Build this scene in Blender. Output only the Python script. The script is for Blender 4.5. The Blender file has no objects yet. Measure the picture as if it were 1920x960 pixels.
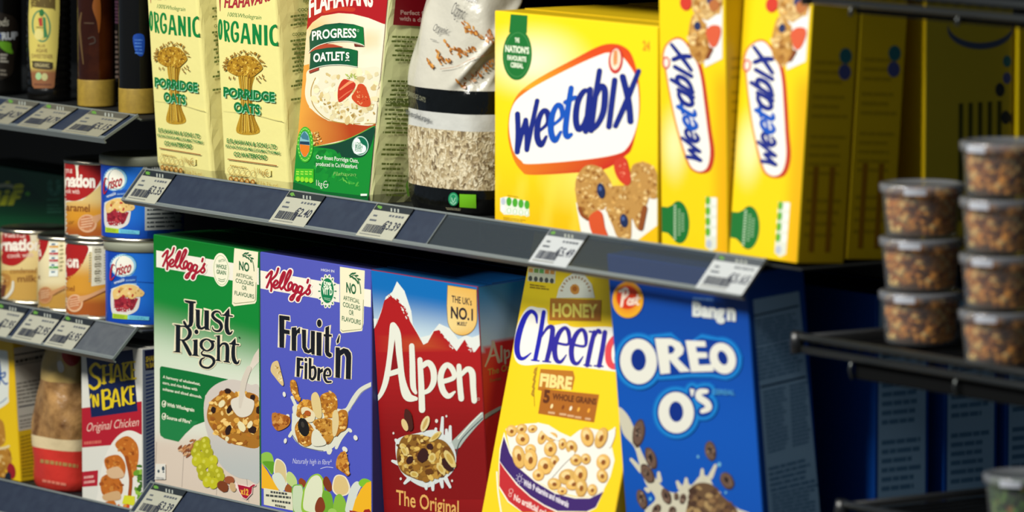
import bpy, bmesh, math, random
from mathutils import Vector, Matrix
from mathutils.geometry import tessellate_polygon
from mathutils.bvhtree import BVHTree

# ------------------------------------------------------------------ camera, light, exposure
SC = bpy.context.scene
COL = SC.collection
FPX, YAW, PITCH = 11500.0, math.radians(55.0), math.radians(6.2)      # lens in pixels of the 1920x960 frame
VD = Vector((-math.sin(YAW)*math.cos(PITCH), math.cos(YAW)*math.cos(PITCH), -math.sin(PITCH)))
VR = Vector((math.cos(YAW), math.sin(YAW), 0.0))
VU = VR.cross(VD)
CAM = Vector((4.7147, -3.2402, 0.5827))
cam_d = bpy.data.cameras.new('camera')
cam_d.sensor_width = 36.0
cam_d.lens = FPX*36.0/1920.0
cam_d.clip_start = 0.1
cam_d.clip_end = 60.0
cam_d.dof.use_dof = True
cam_d.dof.focus_distance = 6.0
cam_d.dof.aperture_fstop = 5.8
cam = bpy.data.objects.new('camera', cam_d)
COL.objects.link(cam)
m3 = Matrix((VR, VU, -VD)).transposed()
cam.matrix_world = Matrix.Translation(CAM) @ m3.to_4x4()
SC.camera = cam

world = bpy.data.worlds.new('store_ambient')
SC.world = world
world.use_nodes = True
bg = world.node_tree.nodes['Background']
bg.inputs[0].default_value = (0.62, 0.80, 1.0, 1)
bg.inputs[1].default_value = 0.12

def area_light(name, loc, target, sx, sy, power, color):
    d = bpy.data.lights.new(name, 'AREA')
    d.shape = 'RECTANGLE'; d.size = sx; d.size_y = sy; d.energy = power; d.color = color
    o = bpy.data.objects.new(name, d)
    o.location = loc
    o.rotation_euler = (Vector(target)-Vector(loc)).to_track_quat('-Z', 'Y').to_euler()
    COL.objects.link(o)
    return o
# fluorescent strips over the aisle in front of the shelves
area_light('aisle_strip_light', (-0.6, -2.3, 1.75), (-0.15, 0, -0.05), 2.2, 0.4, 80, (1.0, 0.98, 0.90))
area_light('aisle_strip_light', (0.53, -1.60, 1.45), (0.0, 0, -0.05), 0.5, 0.35, 40, (1.0, 0.98, 0.90))

SC.view_settings.view_transform = 'Standard'
SC.view_settings.look = 'None'
SC.view_settings.gamma = 1.0
SC.view_settings.use_curve_mapping = False
SC.view_settings.exposure = 0.0

# ------------------------------------------------------------------ helpers
RND = random.Random(7)
def lin(c):
    return c/12.92 if c <= 0.04045 else ((c+0.055)/1.055)**2.4
def hexc(h):
    """'rrggbb' as seen on the pack -> linear rgb"""
    if not isinstance(h, str): return h
    return tuple(lin(int(h[i:i+2], 16)/255.0) for i in (0, 2, 4))
def mixc(a, b, t):
    a, b = hexc(a), hexc(b); t = min(1.0, max(0.0, t))
    return tuple(a[i]*(1-t)+b[i]*t for i in range(3))
def vary(h, r, amt=0.12):
    c = hexc(h); k = 1+r.uniform(-amt, amt)
    return tuple(min(1, x*k) for x in c)

def ray(x, y):
    return (VD*FPX + VR*(x-960.0) - VU*(y-480.0)).normalized()
def pix(p):
    q = Vector(p)-CAM; z = q.dot(VD); return (960+FPX*q.dot(VR)/z, 480-FPX*q.dot(VU)/z)
def on_y(x, y, Y):
    v = ray(x, y); return CAM + v*((Y-CAM.y)/v.y)
def on_z(x, y, Z):
    v = ray(x, y); return CAM + v*((Z-CAM.z)/v.z)
def on_x(x, y, X):
    v = ray(x, y); return CAM + v*((X-CAM.x)/v.x)

def principled(name, color=None, rough=0.5, metal=0.0, spec=0.5, attr=False, bump=None, trans=0.0, noise=None, ior=None):
    m = bpy.data.materials.new(name); m.use_nodes = True
    nt = m.node_tree; b = nt.nodes['Principled BSDF']
    b.inputs['Roughness'].default_value = rough
    b.inputs['Metallic'].default_value = metal
    b.inputs['Specular IOR Level'].default_value = spec
    if ior: b.inputs['IOR'].default_value = ior
    if trans: b.inputs['Transmission Weight'].default_value = trans
    if color is not None: b.inputs['Base Color'].default_value = (*hexc(color), 1)
    if attr:
        a = nt.nodes.new('ShaderNodeAttribute'); a.attribute_name = 'Col'
        nt.links.new(a.outputs['Color'], b.inputs['Base Color'])
    if noise:
        c2, sc, lo, hi = noise
        tc = nt.nodes.new('ShaderNodeTexCoord')
        n = nt.nodes.new('ShaderNodeTexNoise'); n.inputs['Scale'].default_value = sc; n.inputs['Detail'].default_value = 6
        r = nt.nodes.new('ShaderNodeValToRGB')
        r.color_ramp.elements[0].position = lo; r.color_ramp.elements[1].position = hi
        r.color_ramp.elements[0].color = (*hexc(color), 1); r.color_ramp.elements[1].color = (*hexc(c2), 1)
        nt.links.new(tc.outputs['Object'], n.inputs['Vector']); nt.links.new(n.outputs['Fac'], r.inputs['Fac'])
        nt.links.new(r.outputs['Color'], b.inputs['Base Color'])
    if bump:
        sc, st, di = bump
        tc = nt.nodes.new('ShaderNodeTexCoord')
        n = nt.nodes.new('ShaderNodeTexNoise'); n.inputs['Scale'].default_value = sc; n.inputs['Detail'].default_value = 5
        bp = nt.nodes.new('ShaderNodeBump'); bp.inputs['Strength'].default_value = st; bp.inputs['Distance'].default_value = di
        nt.links.new(tc.outputs['Object'], n.inputs['Vector']); nt.links.new(n.outputs['Fac'], bp.inputs['Height'])
        nt.links.new(bp.outputs['Normal'], b.inputs['Normal'])
    return m

def clear_plastic(name, tint, opacity, rough=0.12, ior=1.45):
    """thin clear sheet: mostly see-through, a little milky, with a real surface gloss"""
    m = bpy.data.materials.new(name); m.use_nodes = True
    nt = m.node_tree; nt.nodes.clear()
    out = nt.nodes.new('ShaderNodeOutputMaterial')
    tr = nt.nodes.new('ShaderNodeBsdfTransparent'); tr.inputs[0].default_value = (*[0.35+0.65*c for c in hexc(tint)], 1)
    di = nt.nodes.new('ShaderNodeBsdfDiffuse'); di.inputs[0].default_value = (*hexc(tint), 1)
    gl = nt.nodes.new('ShaderNodeBsdfGlossy'); gl.inputs['Roughness'].default_value = rough
    fr = nt.nodes.new('ShaderNodeFresnel')                      # a thin sheet reflects alike from both sides
    ge = nt.nodes.new('ShaderNodeNewGeometry'); mr = nt.nodes.new('ShaderNodeMapRange')
    mr.inputs[3].default_value = ior; mr.inputs[4].default_value = 1/ior
    nt.links.new(ge.outputs['Backfacing'], mr.inputs[0]); nt.links.new(mr.outputs[0], fr.inputs[0])
    m1 = nt.nodes.new('ShaderNodeMixShader'); m1.inputs[0].default_value = opacity
    m2 = nt.nodes.new('ShaderNodeMixShader')
    nt.links.new(tr.outputs[0], m1.inputs[1]); nt.links.new(di.outputs[0], m1.inputs[2])
    nt.links.new(fr.outputs[0], m2.inputs[0]); nt.links.new(m1.outputs[0], m2.inputs[1]); nt.links.new(gl.outputs[0], m2.inputs[2])
    nt.links.new(m2.outputs[0], out.inputs[0])
    return m

M = {
 'print': principled('printed_card', rough=0.42, spec=0.35, attr=True),
 'paper': principled('printed_paper', rough=0.8, spec=0.15, attr=True, bump=(60, 0.25, 0.002)),
 'film': principled('printed_film', rough=0.3, spec=0.4, attr=True),
 'glossbottle': principled('dark_bottle_plastic', '0c0b09', rough=0.16, spec=0.6),
 'amber': principled('amber_syrup', '2a0f04', rough=0.12, spec=0.6, noise=('5a2a0c', 14, 0.45, 0.75)),
 'deck': principled('dark_shelf_metal', '15181a', rough=0.6, spec=0.3, noise=('1f2223', 30, 0.4, 0.7)),
 'black': principled('black_backing', '050607', rough=0.8, spec=0.1),
 'navy': principled('navy_ticket_insert', '232c3f', rough=0.5, spec=0.35, noise=('2a3446', 90, 0.35, 0.7)),
 'greystrip': principled('grey_ticket_insert', '4c5158', rough=0.5, spec=0.4, noise=('585d62', 90, 0.35, 0.7)),
 'lip': principled('grey_plastic_lip', '6f7676', rough=0.4, spec=0.4),
 'clear': clear_plastic('clear_ticket_plastic', 'b4c2cc', 0.05, 0.08),
 'tin': principled('bare_tin', 'c9c3b0', rough=0.25, metal=1.0),
 'wire': principled('black_wire', '17181a', rough=0.35, spec=0.6),
 'chrome': principled('dull_wire_end', '4a4d4d', rough=0.3, metal=0.8),
 'floor': principled('store_floor', '6d6a64', rough=0.6, noise=('7d7a72', 5, 0.4, 0.7)),
}

def setprops(o, label=None, cat=None, group=None, kind=None):
    if label: o['label'] = label
    if cat: o['category'] = cat
    if group: o['group'] = group
    if kind: o['kind'] = kind
    return o

def thing(name, loc, label, cat, group=None):
    o = bpy.data.objects.new(name, None); o.empty_display_size = 0.02
    COL.objects.link(o); o.location = loc
    return setprops(o, label, cat, group)

def origin_of(o):
    p = Vector((0, 0, 0))
    while o is not None:
        p += Vector(o.location); o = o.parent
    return p

def link_mesh(name, verts, faces, mats, parent=None, cols=None, fmat=None, smooth=False):
    """verts in world metres; the object is placed in its parent's frame"""
    if parent is not None:
        off = origin_of(parent); loc = Vector((0, 0, 0))
    elif verts:
        n = len(verts)
        off = Vector((sum(v[0] for v in verts)/n, sum(v[1] for v in verts)/n, min(v[2] for v in verts))); loc = off
    me = bpy.data.meshes.new(name)
    me.from_pydata([tuple(Vector(v)-off) for v in verts], [], faces)
    if not isinstance(mats, (list, tuple)): mats = [mats]
    for m in mats: me.materials.append(m)
    if fmat:
        for p, k in zip(me.polygons, fmat): p.material_index = k
    if cols is not None:
        a = me.color_attributes.new('Col', 'FLOAT_COLOR', 'POINT')
        flat = []
        for c in cols: flat += [c[0], c[1], c[2], 1.0]
        a.data.foreach_set('color', flat)
    if smooth:
        me.polygons.foreach_set('use_smooth', [True]*len(me.polygons))
    me.update()
    o = bpy.data.objects.new(name, me); COL.objects.link(o)
    o.location = loc
    if parent is not None: o.parent = parent
    return o

class MB:
    """collects world-space shapes for one mesh; every vertex carries a colour"""
    def __init__(s): s.v = []; s.f = []; s.c = []; s.fm = []
    def add(s, vs, fs, col=(0.5, 0.5, 0.5), k=0):
        n = len(s.v); s.v += [Vector(v) for v in vs]; s.f += [tuple(i+n for i in f) for f in fs]
        if isinstance(col, list): s.c += col
        else: s.c += [hexc(col)]*len(vs)
        s.fm += [k]*len(fs)
    def box(s, x0, x1, y0, y1, z0, z1, col=(0.5,)*3, k=0, bev=0.0):
        s.obox(Vector((x0, y0, z0)), Vector((1, 0, 0)), Vector((0, 1, 0)), Vector((0, 0, 1)), x1-x0, y1-y0, z1-z0, col, k, bev)
    def obox(s, o, a, b, c, la, lb, lc, col=(0.5,)*3, k=0, bev=0.0):
        """box from corner o along unit axes a, b, c; all edges chamfered by bev"""
        if bev <= 0:
            vs = [o+a*(la*i)+b*(lb*j)+c*(lc*l) for l in (0, 1) for j in (0, 1) for i in (0, 1)]
            s.add(vs, [(0, 2, 3, 1), (4, 5, 7, 6), (0, 1, 5, 4), (2, 6, 7, 3), (0, 4, 6, 2), (1, 3, 7, 5)], col, k); return
        bm = bmesh.new(); bmesh.ops.create_cube(bm, size=1.0)
        for v in bm.verts: v.co = Vector(((v.co.x+.5)*la, (v.co.y+.5)*lb, (v.co.z+.5)*lc))
        bmesh.ops.bevel(bm, geom=list(bm.edges), offset=bev, segments=2, affect='EDGES', profile=0.5)
        bm.verts.index_update()
        s.add([o+a*v.co.x+b*v.co.y+c*v.co.z for v in bm.verts], [tuple(v.index for v in f.verts) for f in bm.faces], col, k)
        bm.free()
    def prism(s, prof, x0, x1, col=(0.5,)*3, k=0):
        """profile [(y,z)] extruded along x"""
        n = len(prof)
        vs = [(x0, y, z) for y, z in prof]+[(x1, y, z) for y, z in prof]
        fs = [tuple(range(n))[::-1], tuple(range(n, 2*n))]+[(i, (i+1) % n, n+(i+1) % n, n+i) for i in range(n)]
        s.add(vs, fs, col, k)
    def tube(s, pts, r, seg=10, col=(0.5,)*3, k=0, caps=True):
        pts = [Vector(p) for p in pts]; rings = []
        for i, p in enumerate(pts):
            t = (pts[min(i+1, len(pts)-1)]-pts[max(i-1, 0)]).normalized()
            a = t.cross(Vector((0, 0, 1)) if abs(t.z) < 0.9 else Vector((1, 0, 0))).normalized(); b = t.cross(a)
            rr = r[i] if isinstance(r, (list, tuple)) else r
            rings.append([p+a*(rr*math.cos(q))+b*(rr*math.sin(q)) for q in [2*math.pi*j/seg for j in range(seg)]])
        vs = [v for R in rings for v in R]; fs = []
        for i in range(len(pts)-1):
            for j in range(seg):
                fs.append((i*seg+j, i*seg+(j+1) % seg, (i+1)*seg+(j+1) % seg, (i+1)*seg+j))
        if caps:
            fs += [tuple(range(seg))[::-1], tuple(range((len(pts)-1)*seg, len(pts)*seg))]
        s.add(vs, fs, col, k)
    def lathe(s, cx, cy, prof, seg=64, col=(0.5,)*3, k=0, sx=1.0, sy=1.0, power=2.0):
        """profile [(radius, z)] turned round the vertical through (cx, cy); power > 2 squares it off"""
        vs = []; fs = []; n = len(prof)
        for r, z in prof:
            for j in range(seg):
                q = 2*math.pi*j/seg; c, d = math.cos(q), math.sin(q)
                e = 2.0/power
                vs.append((cx+r*sx*math.copysign(abs(c)**e, c), cy+r*sy*math.copysign(abs(d)**e, d), z))
        for i in range(n-1):
            for j in range(seg):
                fs.append((i*seg+j, i*seg+(j+1) % seg, (i+1)*seg+(j+1) % seg, (i+1)*seg+j))
        fs += [tuple(range(seg))[::-1], tuple(range((n-1)*seg, n*seg))]
        s.add(vs, fs, col, k)
    def build(s, name, mats, parent=None, smooth=False, cols=False):
        return link_mesh(name, s.v, s.f, mats, parent, s.c if cols else None, s.fm, smooth)

# ---- printing: flat shapes measured in photograph pixels, carried on to the pack's own real surface
class Plane:
    """a flat face: point o, axes u (along), v (up), outward normal n"""
    def __init__(s, o, u, v):
        s.o, s.u, s.v = Vector(o), Vector(u).normalized(), Vector(v).normalized(); s.n = s.u.cross(s.v).normalized()
        s.layer = s.mark = 0.0; s.step = 5e-6; s.base = 4e-5; s.maxedge = None
        s.clip = None; s.ext = None
    def extent(s, w, h, edge=0.0008):
        s.ext = (edge, edge, w-edge, h-edge); a, b, c, d = s.ext
        s.clip = [pix(s.at(a, d)), pix(s.at(c, d)), pix(s.at(c, b)), pix(s.at(a, b))]; return s
    def hit(s, x, y):
        r = ray(x, y); return CAM + r*((s.o-CAM).dot(s.n)/r.dot(s.n)), s.n
    def at(s, a, b): return s.o+s.u*a+s.v*b
class Skin:
    """a curved face: the mesh of the pack itself"""
    def __init__(s, mb, maxedge=5.0, base=1.5e-4, step=2e-5):
        s.t = BVHTree.FromPolygons([tuple(v) for v in mb.v], mb.f)
        s.layer = s.mark = 0.0; s.step = step; s.base = base; s.maxedge = maxedge; s.clip = None
    def hit(s, x, y):
        r = ray(x, y); p, n, i, d = s.t.ray_cast(CAM, r)
        if p is None: return None, None
        if n.dot(r) > 0: n = -n
        return p, n

def catmull(pts, closed=False, sub=6):
    out = []; n = len(pts)
    rng = range(n) if closed else range(n-1)
    for i in rng:
        p0 = pts[(i-1) % n] if (closed or i > 0) else pts[i]
        p1 = pts[i]; p2 = pts[(i+1) % n]
        p3 = pts[(i+2) % n] if (closed or i+2 < n) else p2
        for k in range(sub):
            t = k/sub; t2 = t*t; t3 = t2*t
            out.append(tuple(0.5*(2*b+(c-a)*t+(2*a-5*b+4*c-d)*t2+(-a+3*b-3*c+d)*t3) for a, b, c, d in zip(p0, p1, p2, p3)))
    if not closed: out.append(tuple(pts[-1]))
    return out

def clip_poly(pts, box):
    """keep a polygon inside the convex region box = [(x,y)...] given clockwise in the picture"""
    out = list(pts); n = len(box)
    for i in range(n):
        (ax, ay), (bx, by) = box[i], box[(i+1) % n]
        inside = lambda p: (bx-ax)*(p[1]-ay)-(by-ay)*(p[0]-ax) >= -1e-9
        res = []
        for j in range(len(out)):
            p, q = out[j], out[(j+1) % len(out)]
            ip, iq = inside(p), inside(q)
            if ip: res.append(p)
            if ip != iq:
                d1 = (bx-ax)*(p[1]-ay)-(by-ay)*(p[0]-ax); d2 = (bx-ax)*(q[1]-ay)-(by-ay)*(q[0]-ax)
                t = d1/(d1-d2); res.append((p[0]+(q[0]-p[0])*t, p[1]+(q[1]-p[1])*t))
        out = res
        if len(out) < 3: return []
    return out

def inside_poly(p, box):
    return all((box[(i+1) % len(box)][0]-a)*(p[1]-b)-(box[(i+1) % len(box)][1]-b)*(p[0]-a) >= 0 for i, (a, b) in enumerate(box))

_text_cache = {}
def glyphs(s, bold=0.0, spacing=1.0):
    key = (s, bold, spacing)
    if key not in _text_cache:
        cu = bpy.data.curves.new('lettering', 'FONT'); cu.body = s; cu.resolution_u = 3
        cu.offset = bold; cu.space_character = spacing; cu.fill_mode = 'FRONT'
        ob = bpy.data.objects.new('lettering', cu)
        me = ob.to_mesh(); me.calc_loop_triangles()
        vs = [(v.co.x, v.co.y) for v in me.vertices]; ts = [tuple(t.vertices) for t in me.loop_triangles]
        ob.to_mesh_clear(); bpy.data.objects.remove(ob); bpy.data.curves.remove(cu)
        _text_cache[key] = (vs, ts)
    return _text_cache[key]
CAP = 0.729
BASES, KEEP = {}, []

class Art:
    def __init__(s, surf, ox=0.0, oy=0.0, sc=1.0, over=False):
        s.s = surf; s.v = []; s.f = []; s.c = []; s.view(ox, oy, sc)
        if not over and surf.mark: surf.layer = surf.mark      # prints that do not overlap share the same layers
    def view(s, ox, oy, sc): s.ox, s.oy, s.sc = ox, oy, sc; return s
    def tris(s, pts, tris, col, step=None, lift=None):
        S = s.s
        S.layer += step or S.step; off = S.base+S.layer
        pts = [(s.ox+p[0]/s.sc, s.oy+p[1]/s.sc) for p in pts]
        if lift and (S.maxedge or (S.clip and not all(inside_poly(p, S.clip) for p in pts))): lift = None
        if lift: S.layer += 1e-5
        if S.clip and all(inside_poly(p, S.clip) for p in pts): pass
        elif S.clip:
            np_, nt_ = [], []
            for t in tris:
                q = [pts[i] for i in t]
                if (q[1][0]-q[0][0])*(q[2][1]-q[0][1])-(q[1][1]-q[0][1])*(q[2][0]-q[0][0]) < 0: q = q[::-1]
                q = clip_poly(q, S.clip)
                if len(q) >= 3:
                    b = len(np_); np_ += q
                    nt_ += [(b, b+i, b+i+1) for i in range(1, len(q)-1)]
            pts, tris = np_, nt_
        if S.maxedge:
            tris = list(tris); pts = list(pts); mid = {}
            me2 = S.maxedge**2; work = tris; done = []
            while work:
                t = work.pop()
                e = [((pts[t[i]][0]-pts[t[(i+1) % 3]][0])**2+(pts[t[i]][1]-pts[t[(i+1) % 3]][1])**2, i) for i in range(3)]
                L, i = max(e)
                if L <= me2: done.append(t); continue
                a, b, c = t[i], t[(i+1) % 3], t[(i+2) % 3]
                k = (min(a, b), max(a, b))
                if k not in mid:
                    mid[k] = len(pts); pts.append(((pts[a][0]+pts[b][0])/2, (pts[a][1]+pts[b][1])/2))
                m_ = mid[k]; work += [(a, m_, c), (m_, b, c)]
            tris = done
        base = len(s.v); P = []; ok = []
        for i_, p in enumerate(pts):
            h, n = S.hit(*p)
            off = S.base+S.layer+(1e-5*(lift[i_]-1) if lift else 0.0)
            ok.append(h is not None); P.append(h+n*off if h is not None else Vector((0, 0, 0)))
        rgb = (lambda p: hexc(col(*p))) if callable(col) else None
        flat = None if rgb else hexc(col)
        keep = {}
        for t in tris:
            if not all(ok[i] for i in t): continue
            if max((P[t[0]]-P[t[1]]).length, (P[t[1]]-P[t[2]]).length, (P[t[0]]-P[t[2]]).length) > 0.03 and S.maxedge: continue
            a, b, c = (P[i] for i in t)
            nn = (b-a).cross(c-a)
            if nn.dot(CAM-a) < 0: t = (t[0], t[2], t[1])
            idx = []
            for i in t:
                if i not in keep:
                    keep[i] = len(s.v); s.v.append(P[i]); s.c.append(rgb(pts[i]) if rgb else flat)
                idx.append(keep[i])
            s.f.append(tuple(idx))
        return s
    def poly(s, pts, col, holes=(), smooth=False):
        if smooth: pts = catmull(pts, True)
        loops = [[Vector((p[0], p[1], 0)) for p in pts]]+[[Vector((p[0], p[1], 0)) for p in h] for h in holes]
        allp = [p for L in loops for p in L]
        return s.tris([(p.x, p.y) for p in allp], [tuple(t) for t in tessellate_polygon(loops)], col)
    def grid(s, quad, col, nx=24, ny=36):
        """quad TL, TR, BR, BL in pixels, colour function of (a, b) in 0..1 across and down"""
        TL, TR, BR, BL = quad; pts = []; uv = {}
        for j in range(ny+1):
            for i in range(nx+1):
                a, b = i/nx, j/ny
                x = (TL[0]*(1-a)+TR[0]*a)*(1-b)+(BL[0]*(1-a)+BR[0]*a)*b
                y = (TL[1]*(1-a)+TR[1]*a)*(1-b)+(BL[1]*(1-a)+BR[1]*a)*b
                pts.append((x, y)); uv[(round(x, 4), round(y, 4))] = (a, b)
        tr = []
        for j in range(ny):
            for i in range(nx):
                k = j*(nx+1)+i; tr += [(k, k+1, k+nx+2), (k, k+nx+2, k+nx+1)]
        c = s.s.clip; s.s.clip = None; me = s.s.maxedge
        if me: s.s.maxedge = None
        keep = (s.ox, s.oy, s.sc); s.view(0, 0, 1)
        f = lambda x, y: col(*uv[(round(x, 4), round(y, 4))])
        s.tris(pts, tr, f); s.s.clip = c; s.s.maxedge = me; s.view(*keep)
        return s
    def face(s, col, nx=4, ny=8):
        """the whole flat face printed with colour col(a, b, x, y): a across, b down, x and y in the photograph"""
        F = s.s; u0, v0, u1, v1 = F.ext; pts = []; uv = {}
        for j in range(ny+1):
            for i in range(nx+1):
                a, b = i/nx, j/ny; p = pix(F.at(u0+(u1-u0)*a, v1+(v0-v1)*b)); pts.append(p); uv[(round(p[0], 3), round(p[1], 3))] = (a, b)
        tr = []
        for j in range(ny):
            for i in range(nx):
                k = j*(nx+1)+i; tr += [(k, k+1, k+nx+2), (k, k+nx+2, k+nx+1)]
        c, F.clip = F.clip, None; keep = (s.ox, s.oy, s.sc); s.view(0, 0, 1)
        s.tris(pts, tr, lambda x, y: hexc(col(*uv[(round(x, 3), round(y, 3))], x, y))); F.clip = c; s.view(*keep)
        return s
    def glyph_set(s, items, fill, outline=None, ow=0.0):
        """lettering drawn from outlines ('p'), pen strokes ('s'), smooth outlines ('c') and ellipses ('e')"""
        for g in ([1] if outline else [])+[0]:
            col = outline if g else fill; w = ow if g else 0
            for it in items:
                k = it[0]
                if k == 's':
                    ws = it[2] if isinstance(it[2], (list, tuple)) else [it[2]]*len(it[1])
                    s.stroke(it[1], [a+w for a in ws], col, closed=(len(it) > 3 and it[3]))
                elif k == 'e':
                    s.ell(it[1], it[2], it[3]+w/2, it[4]+w/2, col, it[5] if len(it) > 5 else 0)
                else:
                    pts = catmull(it[1], True) if k == 'c' else it[1]
                    if g: s.stroke(list(pts)+[pts[0]], w, col, smooth=False)
                    s.poly(pts, col)
        return s
    def scatter(s, region, n, size, cols, seed=1, asp=(0.5, 1.0), wob=0.25, ang=None, amt=0.12):
        """n little irregular pieces strewn over a region"""
        r = random.Random(seed); xs = [p[0] for p in region]; ys = [p[1] for p in region]; k = 0; tries = 0
        while k < n and tries < n*60:
            tries += 1
            x, y = r.uniform(min(xs), max(xs)), r.uniform(min(ys), max(ys)); c = False; j = len(region)-1
            for i in range(len(region)):
                (xi, yi), (xj, yj) = region[i], region[j]
                if (yi > y) != (yj > y) and x < (xj-xi)*(y-yi)/(yj-yi)+xi: c = not c
                j = i
            if not c: continue
            a = r.uniform(*size)
            rot = r.uniform(0, 180) if ang is None else r.uniform(*ang)
            q0 = s.s.step; s.s.step = min(q0, 2.5e-6) if not s.s.maxedge else q0
            s.ell(x, y, a, a*r.uniform(*asp), vary(r.choice(cols), r, amt), rot, 9, wob, r); s.s.step = q0; k += 1
        return s
    def ell(s, cx, cy, rx, ry, col, rot=0, n=20, wob=0.0, rnd=None):
        c, d = math.cos(math.radians(rot)), math.sin(math.radians(rot)); pts = []
        for i in range(n):
            q = 2*math.pi*i/n; k = 1+(rnd.uniform(-wob, wob) if rnd else 0)
            x, y = rx*k*math.cos(q), ry*k*math.sin(q)
            pts.append((cx+x*c-y*d, cy+x*d+y*c))
        pts.append((cx, cy)); m = len(pts)-1
        return s.tris(pts, [(m, i, (i+1) % n) for i in range(n)], col)
    def ring(s, cx, cy, rx, ry, w, col, rot=0, n=28):
        c, d = math.cos(math.radians(rot)), math.sin(math.radians(rot)); pts = []
        for a, b in ((rx, ry), (rx-w, ry-w)):
            for i in range(n):
                q = 2*math.pi*i/n; x, y = a*math.cos(q), b*math.sin(q); pts.append((cx+x*c-y*d, cy+x*d+y*c))
        return s.tris(pts, [t for i in range(n) for t in ((i, (i+1) % n, n+(i+1) % n), (i, n+(i+1) % n, n+i))], col)
    def stroke(s, pts, w, col, smooth=True, ax=1.0, closed=False, cap=True, sub=6):
        """a pen line; w is a width or one width per point, ax narrows the pen across"""
        if not isinstance(w, (list, tuple)): w = [w]*len(pts)
        P = [(p[0], p[1], ww) for p, ww in zip(pts, w)]
        if smooth and len(P) > 2: P = catmull(P, closed, sub)
        elif closed: P = P
        n = len(P); L, R = [], []
        for i in range(n):
            a = P[(i-1) % n] if (closed or i > 0) else P[i]; b = P[(i+1) % n] if (closed or i < n-1) else P[i]
            tx, ty = b[0]-a[0], b[1]-a[1]; l = math.hypot(tx, ty) or 1; nx, ny = -ty/l, tx/l
            k = 1.0
            if not smooth and 0 < i < n-1:
                t1 = (P[i][0]-P[i-1][0], P[i][1]-P[i-1][1]); l1 = math.hypot(*t1) or 1
                k = 1/max(0.45, abs((t1[0]*tx+t1[1]*ty)/(l1*l)))
            h = P[i][2]/2*k; hl = hr = h
            if smooth and (closed or 0 < i < n-1):              # keep the inner edge of a tight bend from folding over
                x1, y1, x2, y2 = P[i][0]-a[0], P[i][1]-a[1], b[0]-P[i][0], b[1]-P[i][1]
                tn = math.atan2(x1*y2-y1*x2, x1*x2+y1*y2)
                if abs(tn) > 1e-3:
                    rad = 0.5*(math.hypot(x1, y1)+math.hypot(x2, y2))/abs(tn)*0.97
                    if tn > 0: hl = min(h, rad)
                    else: hr = min(h, rad)
            L.append((P[i][0]+nx*hl*ax, P[i][1]+ny*hl)); R.append((P[i][0]-nx*hr*ax, P[i][1]-ny*hr))
        pts2 = L+R; tr = []
        for i in range(n if closed else n-1):
            j = (i+1) % n; tr += [(i, j, n+j), (i, n+j, n+i)]
        s.tris(pts2, tr, col, lift=[i/n for i in range(n)]*2)
        if cap and not closed:
            for e in (P[0], P[-1]):
                if e[2] > 1.5: s.ell(e[0], e[1], e[2]/2*ax, e[2]/2, col, n=10)
        return s
    def text(s, t, p0, p1, h, col, bold=0.0, up=None, spacing=1.0, arc=0.0):
        """word t from baseline start p0 to end p1, capitals h pixels tall along up; arc lifts its middle"""
        vs, ts = glyphs(t, bold, spacing)
        if not vs: return s
        x0, x1 = min(v[0] for v in vs), max(v[0] for v in vs); W = (x1-x0) or 1
        if up is None: up = (0, -1)
        dx, dy = p1[0]-p0[0], p1[1]-p0[1]; pts = []
        for x, y in vs:
            a = (x-x0)/W; b = y/CAP*h
            pts.append((p0[0]+dx*a+up[0]*b, p0[1]+dy*a+up[1]*b-arc*4*a*(1-a)))
        return s.tris(pts, ts, col)
    def lines(s, quad, n, col, seed=1, fill=0.55, word=(0.05, 0.16), indent=0.0):
        """n rows of print too small to read, as broken dashes"""
        r = random.Random(seed); TL, TR, BR, BL = quad
        Q = lambda a, b: ((TL[0]*(1-a)+TR[0]*a)*(1-b)+(BL[0]*(1-a)+BR[0]*a)*b, (TL[1]*(1-a)+TR[1]*a)*(1-b)+(BL[1]*(1-a)+BR[1]*a)*b)
        pts, tr = [], []
        for i in range(n):
            a = indent*r.random(); b0, b1 = (i+0.5-fill/2)/n, (i+0.5+fill/2)/n; end = r.uniform(0.75, 1.0)
            while a < end:
                w = min(r.uniform(*word), end-a); k = len(pts)
                pts += [Q(a, b0), Q(a+w, b0), Q(a+w, b1), Q(a, b1)]; tr += [(k, k+1, k+2), (k, k+2, k+3)]; a += w+0.025
        return s.tris(pts, tr, col)
    def build(s, name, parent, mat='print', label=None):
        on = BASES.get(id(s.s))
        if on is not None and on.parent == parent: parent = on          # printed details belong to the panel they are printed on
        o = link_mesh(name, s.v, s.f, M[mat], parent, s.c)
        if on is None and name in ('front_panel', 'front_print', 'label_print', 'side_panel', 'side_band', 'title_panel', 'label'): BASES[id(s.s)] = o; KEEP.append(s.s)
        if label: o['label'] = label
        if not s.s.mark: s.s.mark = s.s.layer
        return o

def axes(lean, yaw=0.0):
    """pack axes: u along the front, d into the pack, v up; +lean tips the top backwards"""
    l, y = math.radians(lean), math.radians(yaw)
    R = Matrix.Rotation(y, 3, 'Z')
    return R @ Vector((1, 0, 0)), R @ Vector((0, math.cos(l), -math.sin(l))), R @ Vector((0, math.sin(l), math.cos(l)))

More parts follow.
